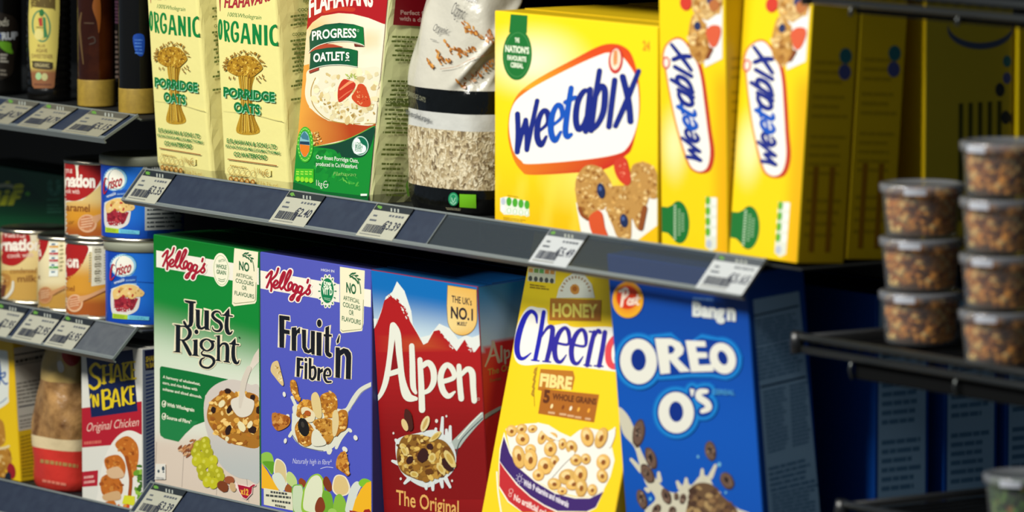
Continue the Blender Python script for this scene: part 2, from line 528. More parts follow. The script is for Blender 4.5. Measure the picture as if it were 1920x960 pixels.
def carton(root, o, lean, W, H, D, cols, yaw=0.0, bev=0.0012, flaps=True, name='carton'):
    """folding carton with coloured faces, a glued top flap and a bottom flap; returns its front and right-hand planes"""
    u, d, v = axes(lean, yaw); o = Vector(o)
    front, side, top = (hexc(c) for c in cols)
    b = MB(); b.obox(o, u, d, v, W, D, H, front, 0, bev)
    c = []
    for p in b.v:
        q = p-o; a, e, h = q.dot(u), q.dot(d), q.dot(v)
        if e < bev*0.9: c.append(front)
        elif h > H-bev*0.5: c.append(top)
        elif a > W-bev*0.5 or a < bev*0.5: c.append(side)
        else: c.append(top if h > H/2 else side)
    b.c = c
    body = b.build(name, M['print'], root, cols=True)
    if flaps:
        f = MB(); f.obox(o+v*(H+0.0001)+d*(D*0.28)+u*0.002, u, d, v, W-0.004, D*0.71, 0.0007, top, 0, 0)
        f.build('top_flap', M['print'], root, cols=True)
    return Plane(o, u, v).extent(W, H), Plane(o+u*W, d, v).extent(D, H), Plane(o+v*H, u, d)

def clone(root, delta, label, group=None, only=None):
    """copy a thing and its parts; copies share mesh data"""
    r = root.copy(); COL.objects.link(r); r.location = Vector(root.location)+Vector(delta); r['label'] = label
    if group: r['group'] = group
    for ch in root.children:
        if only and ch.name.split('.')[0] not in only: continue
        c = ch.copy(); COL.objects.link(c); c.parent = r
        for g in (() if only else ch.children):
            e = g.copy(); COL.objects.link(e); e.parent = c
    return r
# ------------------------------------------------------------------ the setting
b = MB(); b.box(-3.2, 3.0, 0.47, 0.49, -1.4, 1.2, '0b0d0f')
setprops(b.build('wall_back', M['black']), kind='structure')
b = MB(); b.box(-3.2, 5.2, -4.2, 0.49, -1.42, -1.40)
setprops(b.build('floor', M['floor']), kind='structure')

# ------------------------------------------------------------------ gondola shelves with tilted ticket strips
class Rail:
    def __init__(s, z, ty, tz): s.z, s.ty, s.tz = z, ty, tz
    def plane(s, x=0.0): return Plane((x, s.ty, s.z+s.tz), (1, 0, 0), (0, -s.ty, -s.tz))
    def prof(s, a, b, t0, t1):
        """strip between fractions a..b down the slope, from t0 to t1 in front of it"""
        n = Vector((0, s.tz, -s.ty)).normalized(); T = Vector((0, s.ty, s.tz)); o = Vector((0, 0, s.z))
        P = [o+T*a+n*t0, o+T*b+n*t0, o+T*b+n*t1, o+T*a+n*t1]
        return [(p.y, p.z) for p in P]

def shelf(label, z, x0, x1, ty, tz, inserts, deck_x1=None, joint=None, dt=0.0040):
    t = thing('gondola_shelf', ((x0+x1)/2, 0.2, z), label, 'shelf', 'shelves of the cereal gondola')
    d = MB(); dx = deck_x1 or x1
    d.box(x0, dx, 0.004, 0.44, z-dt-0.0022, z-dt, bev=0.0006)
    d.box(x0, dx, 0.12, 0.15, z-0.022, z-dt-0.0022); d.box(x0, dx, 0.30, 0.33, z-0.022, z-dt-0.0022)
    d.build('deck', M['deck'], t)
    R = Rail(z, ty, tz)
    for a, c, m in inserts:
        s_ = MB(); s_.prism(R.prof(0.0, 1.0, -0.0012, -0.0002), a, c)
        s_.build('ticket_insert' if m != 'clear' else 'clear_strip', M[m], t)
    s_ = MB(); s_.prism(R.prof(-0.012, 0.04, -0.0014, 0.0011), x0, x1); s_.prism([(0.0, z-0.0005), (0.006, z-0.004), (0.006, z-0.006), (0.0, z-0.003)], x0, x1)
    s_.build('upper_lip', M['lip'], t)
    s_ = MB(); s_.prism(R.prof(0.93, 1.0, -0.0014, 0.0012), x0, x1)
    s_.prism(R.prof(0.99, 1.03, -0.005, 0.0012), x0, x1)
    s_.build('lower_lip', M['lip'], t)
    for xx in (x0, x1):
        e = MB(); n = Vector((0, tz, -ty)).normalized(); T = Vector((0, ty, tz)); L = T.length; T.normalize()
        e.obox(Vector((xx-0.0008, 0, z))-n*0.0016-T*0.0015, Vector((1, 0, 0)), T, n, 0.0016, L+0.002, 0.0030, bev=0.0003)
        e.build('strip_end', M['lip'], t)
    if joint:
        j = MB(); n = Vector((0, tz, -ty)).normalized(); T = Vector((0, ty, tz)); L = T.length; T.normalize()
        j.obox(Vector((joint, 0, z))+n*0.0003, Vector((1, 0, 0)), T, n, 0.0012, L, 0.0008)
        j.build('strip_joint', M['lip'], t)
    return R

rail_mid = shelf('middle shelf of the wide bay, carrying the oat bags and yellow wheat boxes', 0.0, -0.562, 0.474, -0.026, -0.030,
                 [(-0.562, -0.018, 'navy'), (-0.018, 0.474, 'clear')], deck_x1=0.52, joint=-0.018)
rail_bot = shelf('lowest shelf of the wide bay, its strip running under the upright cereal boxes', -0.319, -0.552, 0.474, -0.026, -0.030,
                 [(-0.552, 0.474, 'navy')], deck_x1=0.50, dt=0.0025)
rail_ul = shelf('upper shelf of the left bay with three tickets on its strip, below the syrup bottles', 0.053, -1.25, -0.575, -0.039, -0.0215,
                [(-1.25, -0.575, 'navy')])
rail_ll = shelf('left bay shelf carrying the tins, its strip grey at the right end', -0.1635, -1.25, -0.577, -0.029, -0.030,
                [(-1.25, -0.66, 'navy'), (-0.66, -0.577, 'greystrip')])
rail_lb = shelf('lowest shelf of the left bay below the coating mix box', -0.352, -1.25, -0.580, -0.026, -0.030,
                [(-1.25, -0.580, 'navy')])

def upright(x, label):
    b = MB(); b.box(x-0.006, x+0.006, 0.42, 0.465, -1.39, 1.1, bev=0.001)
    for i in range(40): b.box(x-0.003, x+0.003, 0.4190, 0.4205, -0.9+i*0.05, -0.87+i*0.05)
    setprops(b.build('shelf_upright', M['deck']), label, 'upright', 'slotted uprights')
upright(-0.568, 'dark slotted upright at the back between the left bay and the wide bay')

for i, (x0, x1, z) in enumerate(((-0.562, 0.52, 0.315), (-1.25, -0.575, 0.315))):     # next shelves up, unseen above the frame, added to shade the box tops
    b = MB(); b.box(x0, x1, -0.004, 0.44, z-0.012, z, bev=0.001); b.prism([(-0.004, z), (-0.030, z-0.030), (-0.031, z-0.029), (-0.005, z+0.001)], x0, x1)
    setprops(b.build('unseen_shelf_%d' % (i+1), M['deck']), kind='structure')

# ------------------------------------------------------------------ price tickets
def ticket(R, pxl, w, label, price=None, style='full', seed=1, pale='a9a898', header='23292e'):
    """pxl: where the ticket's top left corner meets the strip's upper edge"""
    pl = R.plane(); r = ray(*pxl)
    x = on_y(pxl[0], pxl[1], 0.0).x
    T = Vector((0, R.ty, R.tz)); L = T.length; T.normalize(); n = Vector((0, R.tz, -R.ty)).normalized()
    o = Vector((x, 0, R.z))+T*(L*0.03)+n*0.00125
    LL = L*0.97
    t = thing('price_ticket', o+T*LL, label, 'price ticket', 'price tickets on the shelf strips')
    c = MB(); c.obox(o, Vector((1, 0, 0)), T, n, w, LL, 0.0004, pale); cd = c.build('ticket_card', M['print'], t, cols=True)
    P = Plane(o+n*0.0004, (1, 0, 0), -T); P.step = 2e-5
    rr = random.Random(seed)
    def q(a, b_): return o+Vector((1, 0, 0))*(w*a)+T*(LL*b_)
    pr = pix
    def rect(A, a0, a1, b0, b1, col): A.poly([pr(q(a0, b0)), pr(q(a1, b0)), pr(q(a1, b1)), pr(q(a0, b1))], col)
    A = Art(P)
    if style != 'plain':
        rect(A, 0.0, 1.0, 0.0, 0.19, header)
        g = pr(q(0.12, 0.10)); A.ell(g[0], g[1], 4.5, 3.0, '5c8f3a', 20, wob=0.3, rnd=rr)
        A.text('|||', pr(q(0.45, 0.15)), pr(q(0.68, 0.15)), 5, '9da29a', 0.02)
        A.build('header_band', t)
    A = Art(P)
    dark = '3a3f4c'
    for k in range(5): rect(A, 0.50+k*0.085, 0.55+k*0.085+rr.random()*0.02, 0.27, 0.33, '565b62')
    rect(A, 0.10, 0.2, 0.33, 0.38, '565b62'); rect(A, 0.08, 0.26, 0.47, 0.52, '565b62')
    if style != 'blank':
        a = 0.08
        while a < 0.62:
            wd = rr.choice((0.012, 0.018, 0.028)); rect(A, a, a+wd, 0.62, 0.86, dark); a += wd+rr.choice((0.012, 0.02))
        rect(A, 0.06, 0.62, 0.905, 0.93, '8b8c84')
        A.build('barcode', t)
    if price:
        A = Art(P); up0, up1 = pr(q(0.55, 0.70)), pr(q(0.55, 0.45))
        A.text(price, pr(q(0.50, 0.71)), pr(q(0.95, 0.71)), abs(up1[1]-up0[1]), '2b3040', 0.02, up=((up1[0]-up0[0])/abs(up1[1]-up0[1]), -1))
        A.build('price_figures', t)
    return t
ticket(rail_mid, (277, 327), 0.057, 'price ticket reading 3.35 at the left end of the middle shelf strip', '€3.35', seed=1)
ticket(rail_mid, (547, 366), 0.063, 'price ticket reading 2.40 under the green and red oat bag', '€2.40', seed=2)
ticket(rail_mid, (711, 388), 0.062, 'price ticket reading 3.39 under the clear oat bag', '€3.39', seed=3)
ticket(rail_mid, (1036, 436), 0.059, 'price ticket on the clear strip above the tilted yellow ring-cereal box', '€5.49', seed=4, pale='b4b8ba', header='484e54')
ticket(rail_mid, (1350, 483), 0.068, 'price ticket at the right end of the middle strip, above the blue cookie-cereal box', '€5.65', seed=5, pale='b4b8ba', header='484e54')
ticket(rail_bot, (292, 909), 0.062, 'price ticket on the lowest strip, under the green cereal box', '€3.39', seed=6)
for i, (px, lab) in enumerate([((22, 186), 'price ticket on the syrup shelf strip, leftmost of its three'),
                               ((93, 196), 'price ticket in the middle of the syrup shelf strip'),
                               ((177, 208), 'price ticket at the right end of the syrup shelf strip')]):
    ticket(rail_ul, px, 0.060 if i < 2 else 0.072, lab, ('€4.29', '€4.79', '€5.15')[i], seed=10+i, pale='8f8c7a', header='54534a')
for i, (px, w, lab, pr_) in enumerate([((2, 570), 0.061, 'price ticket on the tin shelf strip, leftmost, under the cream tin', '€2.95'),
                                  ((67, 581), 0.060, 'price ticket on the tin shelf strip, the middle one of three', '€2.95'),
                                  ((128, 592), 0.056, 'price ticket on the tin shelf strip beside its bare grey end', '€6.95')]):
    ticket(rail_ll, px, w, lab, pr_, seed=20+i)

# ------------------------------------------------------------------ wire shelves of the right-hand bay
def wire_shelf(z, x0, label, hooks, drop=0.034):
    t = thing('wire_shelf', (x0+0.3, 0.15, z), label, 'wire shelf', 'black wire shelves on the right')
    x1 = 1.25; y0 = -0.02
    b = MB(); b.tube([(x0, y0, z), (x1, y0, z)], 0.0036, 12); b.build('front_rod', M['chrome'], t, smooth=True)
    b = MB(); b.tube([(x0+0.004, y0+0.002, z-0.0115), (x1, y0+0.002, z-0.0115)], 0.0034, 12); b.build('front_rod', M['chrome'], t, smooth=True)
    b = MB(); b.tube([(x0-0.001, y0, z+0.003), (x0-0.003, y0, z-0.006), (x0-0.001, y0, z-0.015)], 0.0062, 12); b.build('rod_end_cap', M['wire'], t, smooth=True)
    b = MB(); b.tube([(x0, y0, z-0.002), (x0, 0.40, z-0.002)], 0.0036, 10); b.build('side_rod', M['wire'], t, smooth=True)
    b = MB(); x = x0+0.016
    while x < x1:
        b.tube([(x, y0+0.003, z-0.0045), (x, 0.40, z-0.0045)], 0.0016, 6); x += 0.016
    setprops(b.build('wire_mesh', M['wire'], t), kind='stuff')
    b = MB(); b.box(hooks[0], x1, y0+0.006, y0+0.009, z-drop, z-0.009, bev=0.001); fp = b.build('front_panel', M['black'], t)
    for h in hooks:
        k = MB(); k.tube([(h, y0+0.004, z-0.012), (h, y0+0.001, z-0.022), (h+0.001, y0+0.003, z-drop)], 0.0018, 8); k.build('hook', M['chrome'], fp, smooth=True)
    return t
wire_shelf(-0.0585, 0.548, 'black wire shelf at right edge carrying the tubs of granola', (on_y(1592, 690, -.02).x, on_y(1788, 715, -.02).x), 0.030)
wire_shelf(0.2445, 0.560, 'black wire shelf across the top right corner, above the granola tubs', (on_y(1592, 10, -.02).x, on_y(1792, 35, -.02).x), 0.020)

# ------------------------------------------------------------------ granola tubs
def granola_mesh(r0, r1, h, seed, cols, n=230):
    rr = random.Random(seed); b = MB()
    b.lathe(0, 0, [(r0*0.78, 0.002), (r1*0.80, h-0.007)], 32, 'b88040')
    for i in range(n):
        z = rr.uniform(0.004, h-0.007); a = rr.uniform(0, 2*math.pi); R = (r0+(r1-r0)*z/h)*rr.uniform(0.86, 0.95)
        if rr.random() < 0.12: R *= rr.uniform(0, 1)**0.5; z = h-0.007
        bm = bmesh.new(); bmesh.ops.create_icosphere(bm, subdivisions=1, radius=1.0)
        s = rr.uniform(0.0042, 0.0074); sc = Vector((s*rr.uniform(.7, 1.3), s*rr.uniform(.7, 1.3), s*rr.uniform(.6, 1.1)))
        for v in bm.verts: v.co = Vector((v.co.x*sc.x, v.co.y*sc.y, v.co.z*sc.z))*rr.uniform(.85, 1.15)
        R = min(R, (r0+(r1-r0)*z/h)*0.985-max(sc)*1.15)
        c = Vector((R*math.cos(a), R*math.sin(a), max(z, sc.z+0.002)))
        b.add([c+v.co for v in bm.verts], [tuple(v.index for v in f.verts) for f in bm.faces], vary(rr.choice(cols), rr, .2)); bm.free()
    return b
M['granola'] = principled('toasted_granola', rough=0.7, spec=0.12, attr=True)
M['tub'] = clear_plastic('clear_tub_plastic', 'c9ccd0', 0.10, 0.08)
M['lid'] = clear_plastic('milky_lid_plastic', 'c4c8d0', 0.22, 0.12)
M['lidglint'] = principled('pale_lid_glint', 'b9bcc6', rough=0.35)
def tub(loc, label, group, cols=('f0a444', 'eb9c3c', 'd08430', 'f8c878', 'b86e24'), seed=3, contents='granola'):
    t = thing('granola_tub' if contents == 'granola' else 'snack_tub', (0, 0, 0), label, 'tub', group)
    b = MB(); r0, r1, h = 0.0305, 0.0345, 0.044
    b.lathe(0, 0, [(r0-0.004, 0), (r0, 0.001), (r0+0.0005, 0.004), (r1, h-0.003), (r1, h)], 48)
    b.build('tub_body', M['tub'], t, smooth=True)
    g = granola_mesh(r0, r1, h, seed, cols); setprops(g.build(contents, M['granola'], t, cols=True, smooth=True), kind='stuff')
    b = MB(); b.lathe(0, 0, [(r1+0.0006, h-0.0065), (r1+0.0022, h-0.006), (r1+0.0022, h+0.0005), (r1+0.001, h+0.0015), (r1-0.003, h+0.0017), (r1-0.0045, h+0.0003), (0.003, h+0.0003)], 48)
    ld = b.build('lid', M['lid'], t, smooth=True)
    b = MB(); a0 = math.radians(-62)
    vs = []; n = 14
    for i in range(n+1):
        a = a0+math.radians(30)*i/n-math.radians(15)
        for z in (h-0.0062, h-0.0005): vs.append(((r1+0.0026)*math.cos(a), (r1+0.0026)*math.sin(a), z))
    b.add(vs, [(2*i, 2*i+2, 2*i+3, 2*i+1) for i in range(n)]); b.build('lid_highlight', M['lidglint'], ld, smooth=True)  # pale strip on the lid rim paints in its highlight
    t.location = loc
    return t
fx, fy = math.sin(YAW), -math.cos(YAW)
pl_ = on_z(1731, 651, -0.0585); pr_ = on_z(1884, 690, -0.0585)
cl = (pl_.x-fx*0.0305, pl_.y-fy*0.0305, -0.0585); cr = (pr_.x-fx*0.0305, pr_.y-fy*0.0305, -0.0585)
tb = tub(cl, 'clear tub of granola, lowest of the left stack of three', 'granola tubs on the wire shelf')
for i, w in ((1, 'middle'), (2, 'topmost')):
    clone(tb, (0, 0, 0.0462*i), 'clear tub of granola, %s of the left stack of three' % w).rotation_euler.z = 0.12*i
for i, w in enumerate(('lowest', 'second from bottom', 'third from bottom', 'topmost')):
    clone(tb, Vector(cr)-Vector(cl)+Vector((0, 0, 0.0470*i)), 'granola tub, %s of the right stack of four' % w).rotation_euler.z = -0.1*i
gp = on_y(1925, 890, 0.02)
tub((gp.x, gp.y, gp.z-0.044), 'clear tub with green contents in the bottom right corner', None, cols=('4f7a2a', '6a8f38', '86a050', '38591c'), seed=9, contents='green_snack')
wire_shelf(gp.z-0.0455, 0.612, 'black wire shelf lowest on the right, under the tub with green contents', (0.66, on_y(1788, 715, -.02).x), 0.030)
# ------------------------------------------------------------------ upright cereal boxes on the lowest shelf
BT = -0.3212
FLAKE = ('c98a2c', 'b06f22', 'e0ab4c', '9a5a1a', 'd89c3c', 'efc878')
def smooth01(t): t = min(1, max(0, t)); return t*t*(3-2*t)

def script_logo(A, f, red, halo, w=24, hw=56):
    S = [[(130, 325), (160, 285), (195, 255), (175, 340), (135, 440)], [(268, 220), (245, 290), (195, 345), (170, 365)],
         [(178, 360), (192, 420), (185, 480)], [(205, 425), (250, 405), (262, 372), (240, 360), (214, 400), (225, 445), (265, 440)],
         [(265, 440), (310, 370), (345, 280), (330, 265), (300, 330), (285, 420), (305, 460)],
         [(305, 460), (360, 390), (415, 270), (400, 245), (360, 330), (340, 430), (360, 470)],
         [(360, 470), (395, 470), (430, 420), (420, 380), (392, 400), (385, 450), (410, 465), (440, 410)],
         [(480, 410), (455, 405), (436, 450), (448, 487), (475, 455), (487, 410), (465, 510), (432, 580), (408, 575), (425, 540), (482, 500)],
         [(545, 435), (518, 425), (497, 460), (507, 500), (535, 480), (552, 435), (527, 520), (503, 590), (485, 582), (500, 550), (562, 510)],
         [(562, 510), (605, 470), (642, 405), (622, 440), (638, 490), (612, 520), (592, 505)], [(616, 350), (607, 385)]]
    S = [[f(*p) for p in L] for L in S]
    for L in S: A.stroke(L, hw, halo)
    for L in S: A.stroke(L, w, red)

def no_artificial(A, q, col, dark):
    """the pale tag reading NO ARTIFICIAL COLOURS OR FLAVOURS; q maps its own corners"""
    A.text('NO', q(0.26, 0.40), q(0.68, 0.42), q.h*0.155, dark, 0.035)
    A.text('ARTIFICIAL', q(0.14, 0.525), q(0.83, 0.56), q.h*0.07, dark, 0.012)
    A.text('COLOURS', q(0.12, 0.63), q(0.86, 0.665), q.h*0.075, dark, 0.015)
    A.text('OR', q(0.38, 0.745), q(0.58, 0.755), q.h*0.08, dark, 0.012)
    A.text('FLAVOURS', q(0.08, 0.85), q(0.88, 0.885), q.h*0.075, dark, 0.015)
    a = [q(0.42, 0.17), q(0.58, 0.13), q(0.75, 0.18), q(0.85, 0.28), q(0.88, 0.40)]
    A.stroke(a, q.h*0.012, dark)
    for (x, y, r) in ((0.45, 0.15, 40), (0.5, 0.11, -30), (0.56, 0.17, 50), (0.6, 0.1, -20), (0.66, 0.19, 60), (0.7, 0.13, 0), (0.75, 0.23, 70), (0.8, 0.18, 20)):
        p = q(x, y); A.ell(p[0], p[1], q.h*0.033, q.h*0.014, dark, r, 10)

# --- green box with muesli bowl
jr = thing('cereal_box', (-0.4555, 0.04, BT), 'green and white cereal box picturing a bowl of flakes with grapes', 'cereal box', 'cereal boxes on the lowest shelf')
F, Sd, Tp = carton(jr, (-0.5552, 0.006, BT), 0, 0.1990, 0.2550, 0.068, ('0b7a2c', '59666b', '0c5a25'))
A = Art(F)
def jr_bg(a, b, x, y):
    g = mixc('04701f', '0b8230', smooth01((y-440)/110))
    t = smooth01((y-(556+0.28*(x-290)))/118)
    c = mixc(g, 'cfdcc4', t)
    c = mixc(c, 'dcdccc', smooth01((y-660)/90))
    return mixc(c, 'd8c7b6', smooth01((y-800-0.05*(x-290))/40))
A.face(jr_bg, 30, 60)
A.view(285, 430, 6.4)
A.poly([(52, 252), (1010, 410), (1010, 622), (52, 452)], 'ece6d8')
A.poly([(1250, 458), (1292, 466), (1292, 668), (1250, 660)], 'ece6d8')
A.view(285, 820, 6.857)
for L in ([(410, 200), (385, 640)], [(835, 640), (828, 740)], [(1220, 540), (1245, 830)], [(60, 60), (50, 330)]): A.stroke(L, 6, '9c8f84')
A.view(285, 690, 6.4)
A.poly(catmull([(118, -22), (300, 12), (500, 50), (700, 92), (915, 135)], False)+[(760, 200), (640, 330), (620, 480), (640, 640), (480, 700), (400, 790), (320, 885), (150, 845), (104, 810), (95, 770), (95, 10), (102, -12)], '0a7032')
A.poly([(100, 600), (560, 640), (400, 790), (320, 885), (150, 845), (104, 810)], '1f7d42')
A.build('front_panel', jr)
A = Art(F, 285, 690, 6.4)
cream = 'e9e6cf'
A.text('A harmony of wholewheat,', (132, 120), (580, 210), 36, cream, 0.02)
A.text('corn, and rice flakes with', (130, 190), (545, 275), 36, cream, 0.02)
A.text('sultanas and sliced almonds.', (130, 265), (600, 365), 36, cream, 0.02)
A.text('With Wholegrain', (180, 458), (508, 525), 44, cream, 0.03)
A.text('Source of Fibre*', (178, 610), (478, 670), 44, cream, 0.03)
for y in (430, 580):
    A.ring(145, y, 26, 42, 9, cream); A.stroke([(135, y), (145, y+18), (168, y-28)], 9, cream, smooth=False)
A.build('printed_text', jr)
A = Art(F, 285, 690, 6.4)   # bowl, flakes, milk
def milk_c(x, y): return mixc('cdbfae', 'e6ddcf', smooth01((y-640)/80))
A.poly(catmull([(1290, -245), (1225, -150), (1180, -40), (1120, 80), (1075, 240), (1050, 380), (1040, 480), (1180, 500), (1120, 300), (1150, 130), (1220, 0), (1302, -90)], False), milk_c)
bowl = [(920, 140), (780, 190), (670, 290), (625, 430), (632, 640), (668, 800), (740, 1010), (850, 1190), (1000, 1300), (1150, 1335), (1300, 1310), (1302, 300), (1180, 200), (1050, 150)]
A.poly(catmull(bowl, True), lambda x, y: mixc('cfc4ba', 'b9bcb9', smooth01((y-770)/120)))
food = [(900, 250), (790, 330), (700, 410), (660, 560), (690, 680), (780, 800), (900, 880), (1050, 930), (1300, 930), (1302, 470), (1240, 330), (1150, 290), (1020, 310)]
A.poly(catmull(food, True), 'a86f22')
A.scatter(food, 110, (22, 48), FLAKE, 5, (0.4, 0.9), 0.3)
for x, y, rx, ry, r in ((912, 275, 40, 34, 10), (940, 490, 32, 60, 30), (1212, 355, 32, 40, 20), (1285, 500, 30, 50, 10), (920, 745, 34, 60, 20), (740, 500, 30, 40, 0), (1210, 740, 50, 46, 0)):
    A.ell(x, y, rx, ry, '2b1710', r, 14, .1, RND)
for x, y, rx, ry, r in ((840, 430, 34, 50, 30), (1080, 700, 40, 70, -30), (1180, 680, 30, 50, 30), (905, 850, 24, 30, 10)):
    A.ell(x, y, rx, ry, 'e8dcae', r, 14, .08, RND)
A.poly(catmull([(960, 380), (1060, 330), (1110, 200), (1130, 340), (1230, 400), (1200, 540), (1110, 590), (1030, 570), (960, 470)], True), 'ddd4c4')
A.stroke([(1170, 0), (1110, 160), (1080, 330), (1060, 470)], [60, 70, 60, 30], 'd3c8b8')
A.view(285, 820, 6.857)
A.scatter([(690, 0), (520, 30), (350, 90), (370, 160), (450, 245), (560, 200), (640, 60)], 46, (20, 44), ('a8683a', 'c08a5a', '8a4c28', 'd2a478'), 8, (0.25, 0.45), .2, (-60, -20))
rg = random.Random(4)
for x, y in ((690, 60), (600, 110), (700, 130), (570, 190), (730, 200), (620, 250), (790, 300), (580, 300), (690, 330), (640, 400), (790, 400), (860, 450), (660, 480), (750, 500), (880, 510), (720, 570), (800, 590)):
    A.ell(x, y, 62, 74, vary('b8b41e', rg, .18), 15, 18); A.ell(x-16, y-22, 20, 26, 'd0cc4c', 15, 10)
A.ell(920, 630, 84, 62, '7a3c1c', 50, 16, .08, RND); A.ell(1000, 545, 66, 50, '9a5230', 10, 16, .08, RND); A.ell(1048, 640, 40, 62, 'c8a678', -20, 14)
A.build('bowl_picture', jr)
A = Art(F, 285, 430, 6.4)
script_logo(A, lambda x, y: (x, y), 'a5172e', 'f0e8d8')
A.build('brand_logo', jr)
A = Art(F, 285, 430, 6.4)
A.ell(832, 485, 102, 202, 'f0ecd0', -4, 32); A.ring(832, 490, 90, 180, 6, 'a9b58a', -4)
A.text('WITH', (798, 405), (878, 390), 36, '3f7a4e', .01, arc=6); A.text('WHOLE', (770, 465), (896, 480), 52, '2c6b3e', .03); A.text('GRAIN', (775, 530), (890, 548), 50, '2c6b3e', .03)
A.stroke([(800, 590), (840, 605), (880, 595)], 7, '4a7a52'); A.stroke([(800, 612), (840, 628), (875, 618)], 7, '4a7a52')
A.build('wholegrain_badge', jr)
A = Art(F, 285, 430, 6.4)
A.poly([(992, 215), (1276, 262), (1268, 460), (1255, 860), (1238, 890), (985, 922), (962, 895), (975, 500), (985, 300)], 'eee6c6')
A.stroke([(982, 880), (1000, 890), (1225, 868), (1243, 850), (1250, 640)], 7, '8a8a62', smooth=False)
class Q:
    def __init__(s, x0, y0, x1, y1, sl): s.a = (x0, y0, x1, y1, sl); s.h = y1-y0
    def __call__(s, u, v): x0, y0, x1, y1, sl = s.a; return (x0+(x1-x0)*u, y0+(y1-y0)*v+sl*(u-.5))
no_artificial(A, Q(970, 215, 1262, 900, 30), 'eee6c6', '23603a')
A.build('no_additives_tag', jr)
A = Art(F, 285, 550, 6.4)
JR = [('p', [(395, 78), (530, 98), (530, 112), (503, 118), (500, 340), (485, 385), (450, 410), (415, 400), (385, 370), (375, 335), (395, 325), (412, 350), (430, 385), (448, 370), (452, 120), (400, 100)]),
      ('p', [(520, 190), (578, 195), (578, 375), (595, 410), (635, 395), (635, 215), (625, 200), (688, 205), (685, 415), (705, 440), (640, 435), (640, 415), (600, 435), (555, 425), (535, 390), (532, 205)]),
      ('s', [(838, 265), (815, 225), (775, 215), (740, 235), (735, 275), (770, 315), (820, 350), (838, 400), (815, 445), (770, 450), (738, 430), (730, 400)], [10, 18, 22, 30, 36, 40, 42, 36, 28, 20, 16, 8]),
      ('s', [(925, 190), (905, 300), (900, 400), (915, 465), (945, 480), (970, 450)], [12, 40, 46, 46, 26, 8]), ('s', [(855, 258), (970, 272)], 16), ('p', [(932, 175), (936, 265), (865, 258)]),
      ('p', [(258, 368), (345, 378), (342, 700), (362, 712), (252, 702), (292, 690), (293, 390)]),
      ('s', [(340, 392), (400, 395), (450, 430), (462, 480), (440, 530), (390, 560), (340, 555)], [16, 20, 38, 44, 38, 20, 14]), ('s', [(375, 565), (420, 640), (465, 730)], [30, 44, 40]),
      ('e', 540, 460, 24, 28), ('p', [(490, 558), (553, 550), (553, 730), (575, 755), (480, 745), (505, 728), (508, 575)]),
      ('s', [(665, 548), (728, 590), (728, 650), (665, 688), (603, 645), (603, 580)], [18, 34, 34, 18, 34, 34], True), ('s', [(715, 568), (755, 575)], 18),
      ('s', [(625, 685), (600, 715), (625, 740), (700, 755), (745, 790), (745, 840), (690, 890), (620, 880), (587, 840), (600, 790), (640, 770)], [10, 16, 26, 32, 36, 30, 24, 26, 28, 20, 10]),
      ('p', [(762, 508), (823, 500), (822, 800), (845, 818), (765, 805), (787, 790), (790, 520)]), ('s', [(820, 640), (850, 605), (890, 605), (912, 650), (910, 805)], [14, 22, 34, 44, 44]), ('s', [(872, 815), (938, 825)], 14),
      ('s', [(1005, 545), (985, 650), (985, 760), (1005, 820), (1035, 835), (1055, 800)], [12, 40, 44, 44, 24, 8]), ('s', [(942, 602), (1050, 615)], 16), ('p', [(1010, 535), (1015, 610), (945, 605)])]
A.glyph_set(JR, '10161f', 'ece2c0', 26); A.ell(1056, 528, 8, 10, '22402c')
A.build('product_name', jr)
A = Art(F, 285, 820, 6.857, over=True)
A.poly([(1085, 555), (1112, 600), (1265, 630), (1305, 595), (1350, 600), (1345, 625), (1305, 635), (1300, 720), (1225, 800), (1170, 775), (1120, 690), (1085, 640)], 'f0d8d0')
A.poly([(1112, 605), (1180, 620), (1262, 640), (1310, 605), (1342, 608), (1338, 620), (1300, 638), (1290, 715), (1225, 790), (1180, 770), (1132, 690)], 'a81430')
A.text('x12', (1145, 725), (1252, 745), 80, 'f0b840', .04)
A.build('servings_mark', jr)
A = Art(F, 285, 820, 6.857, over=True)
A.poly([(60, 340), (185, 340), (185, 540), (45, 540)], 'e2ddd2'); A.ell(95, 435, 14, 22, '3a4a55'); A.ell(155, 400, 18, 30, '3a4a55'); A.ell(158, 445, 12, 10, '3a4a55'); A.lines([(65, 505), (180, 520), (180, 545), (65, 530)], 2, '6a7078', 3)
A.build('recycling_mark', jr)

# --- violet box with spoon of flakes
ff = thing('cereal_box', (-0.2555, 0.04, BT), 'violet cereal box picturing a spoon of flakes and apple slices', 'cereal box', 'cereal boxes on the lowest shelf')
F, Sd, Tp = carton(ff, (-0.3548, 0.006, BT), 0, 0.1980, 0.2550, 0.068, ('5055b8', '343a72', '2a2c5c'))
A = Art(F)
A.face(lambda a, b, x, y: mixc('5257b4', '4c55c0', b), 4, 12)
A.view(485, 460, 6.857)
A.poly([(10, 320), (740, 448), (1040, 500), (1040, 735), (740, 680), (10, 552)], 'efe8d6'); A.poly([(1340, 556), (1447, 572), (1450, 797), (1340, 780)], 'efe8d6')
A.build('front_panel', ff)
A = Art(F, 485, 460, 6.857); script_logo(A, lambda x, y: (90+1.111*(x-120), 290+1.117*(y-215)), 'a5172e', 'f2e6dc', 27, 61); A.build('brand_logo', ff)
A = Art(F, 485, 460, 6.857)
for i in range(14):
    q = 2*math.pi*i/14; A.ell(885+math.cos(q)*98, 590+math.sin(q)*190, 34, 22, 'efe8d6', math.degrees(math.atan2(math.sin(q)*1.6, math.cos(q))))
A.ell(885, 590, 112, 195, 'efe8d6', 0, 32)
for i in range(14):
    q = 2*math.pi*i/14; A.ell(885+math.cos(q)*104, 590+math.sin(q)*195, 16, 9, '3c7a55', math.degrees(math.atan2(math.sin(q)*1.6, math.cos(q))))
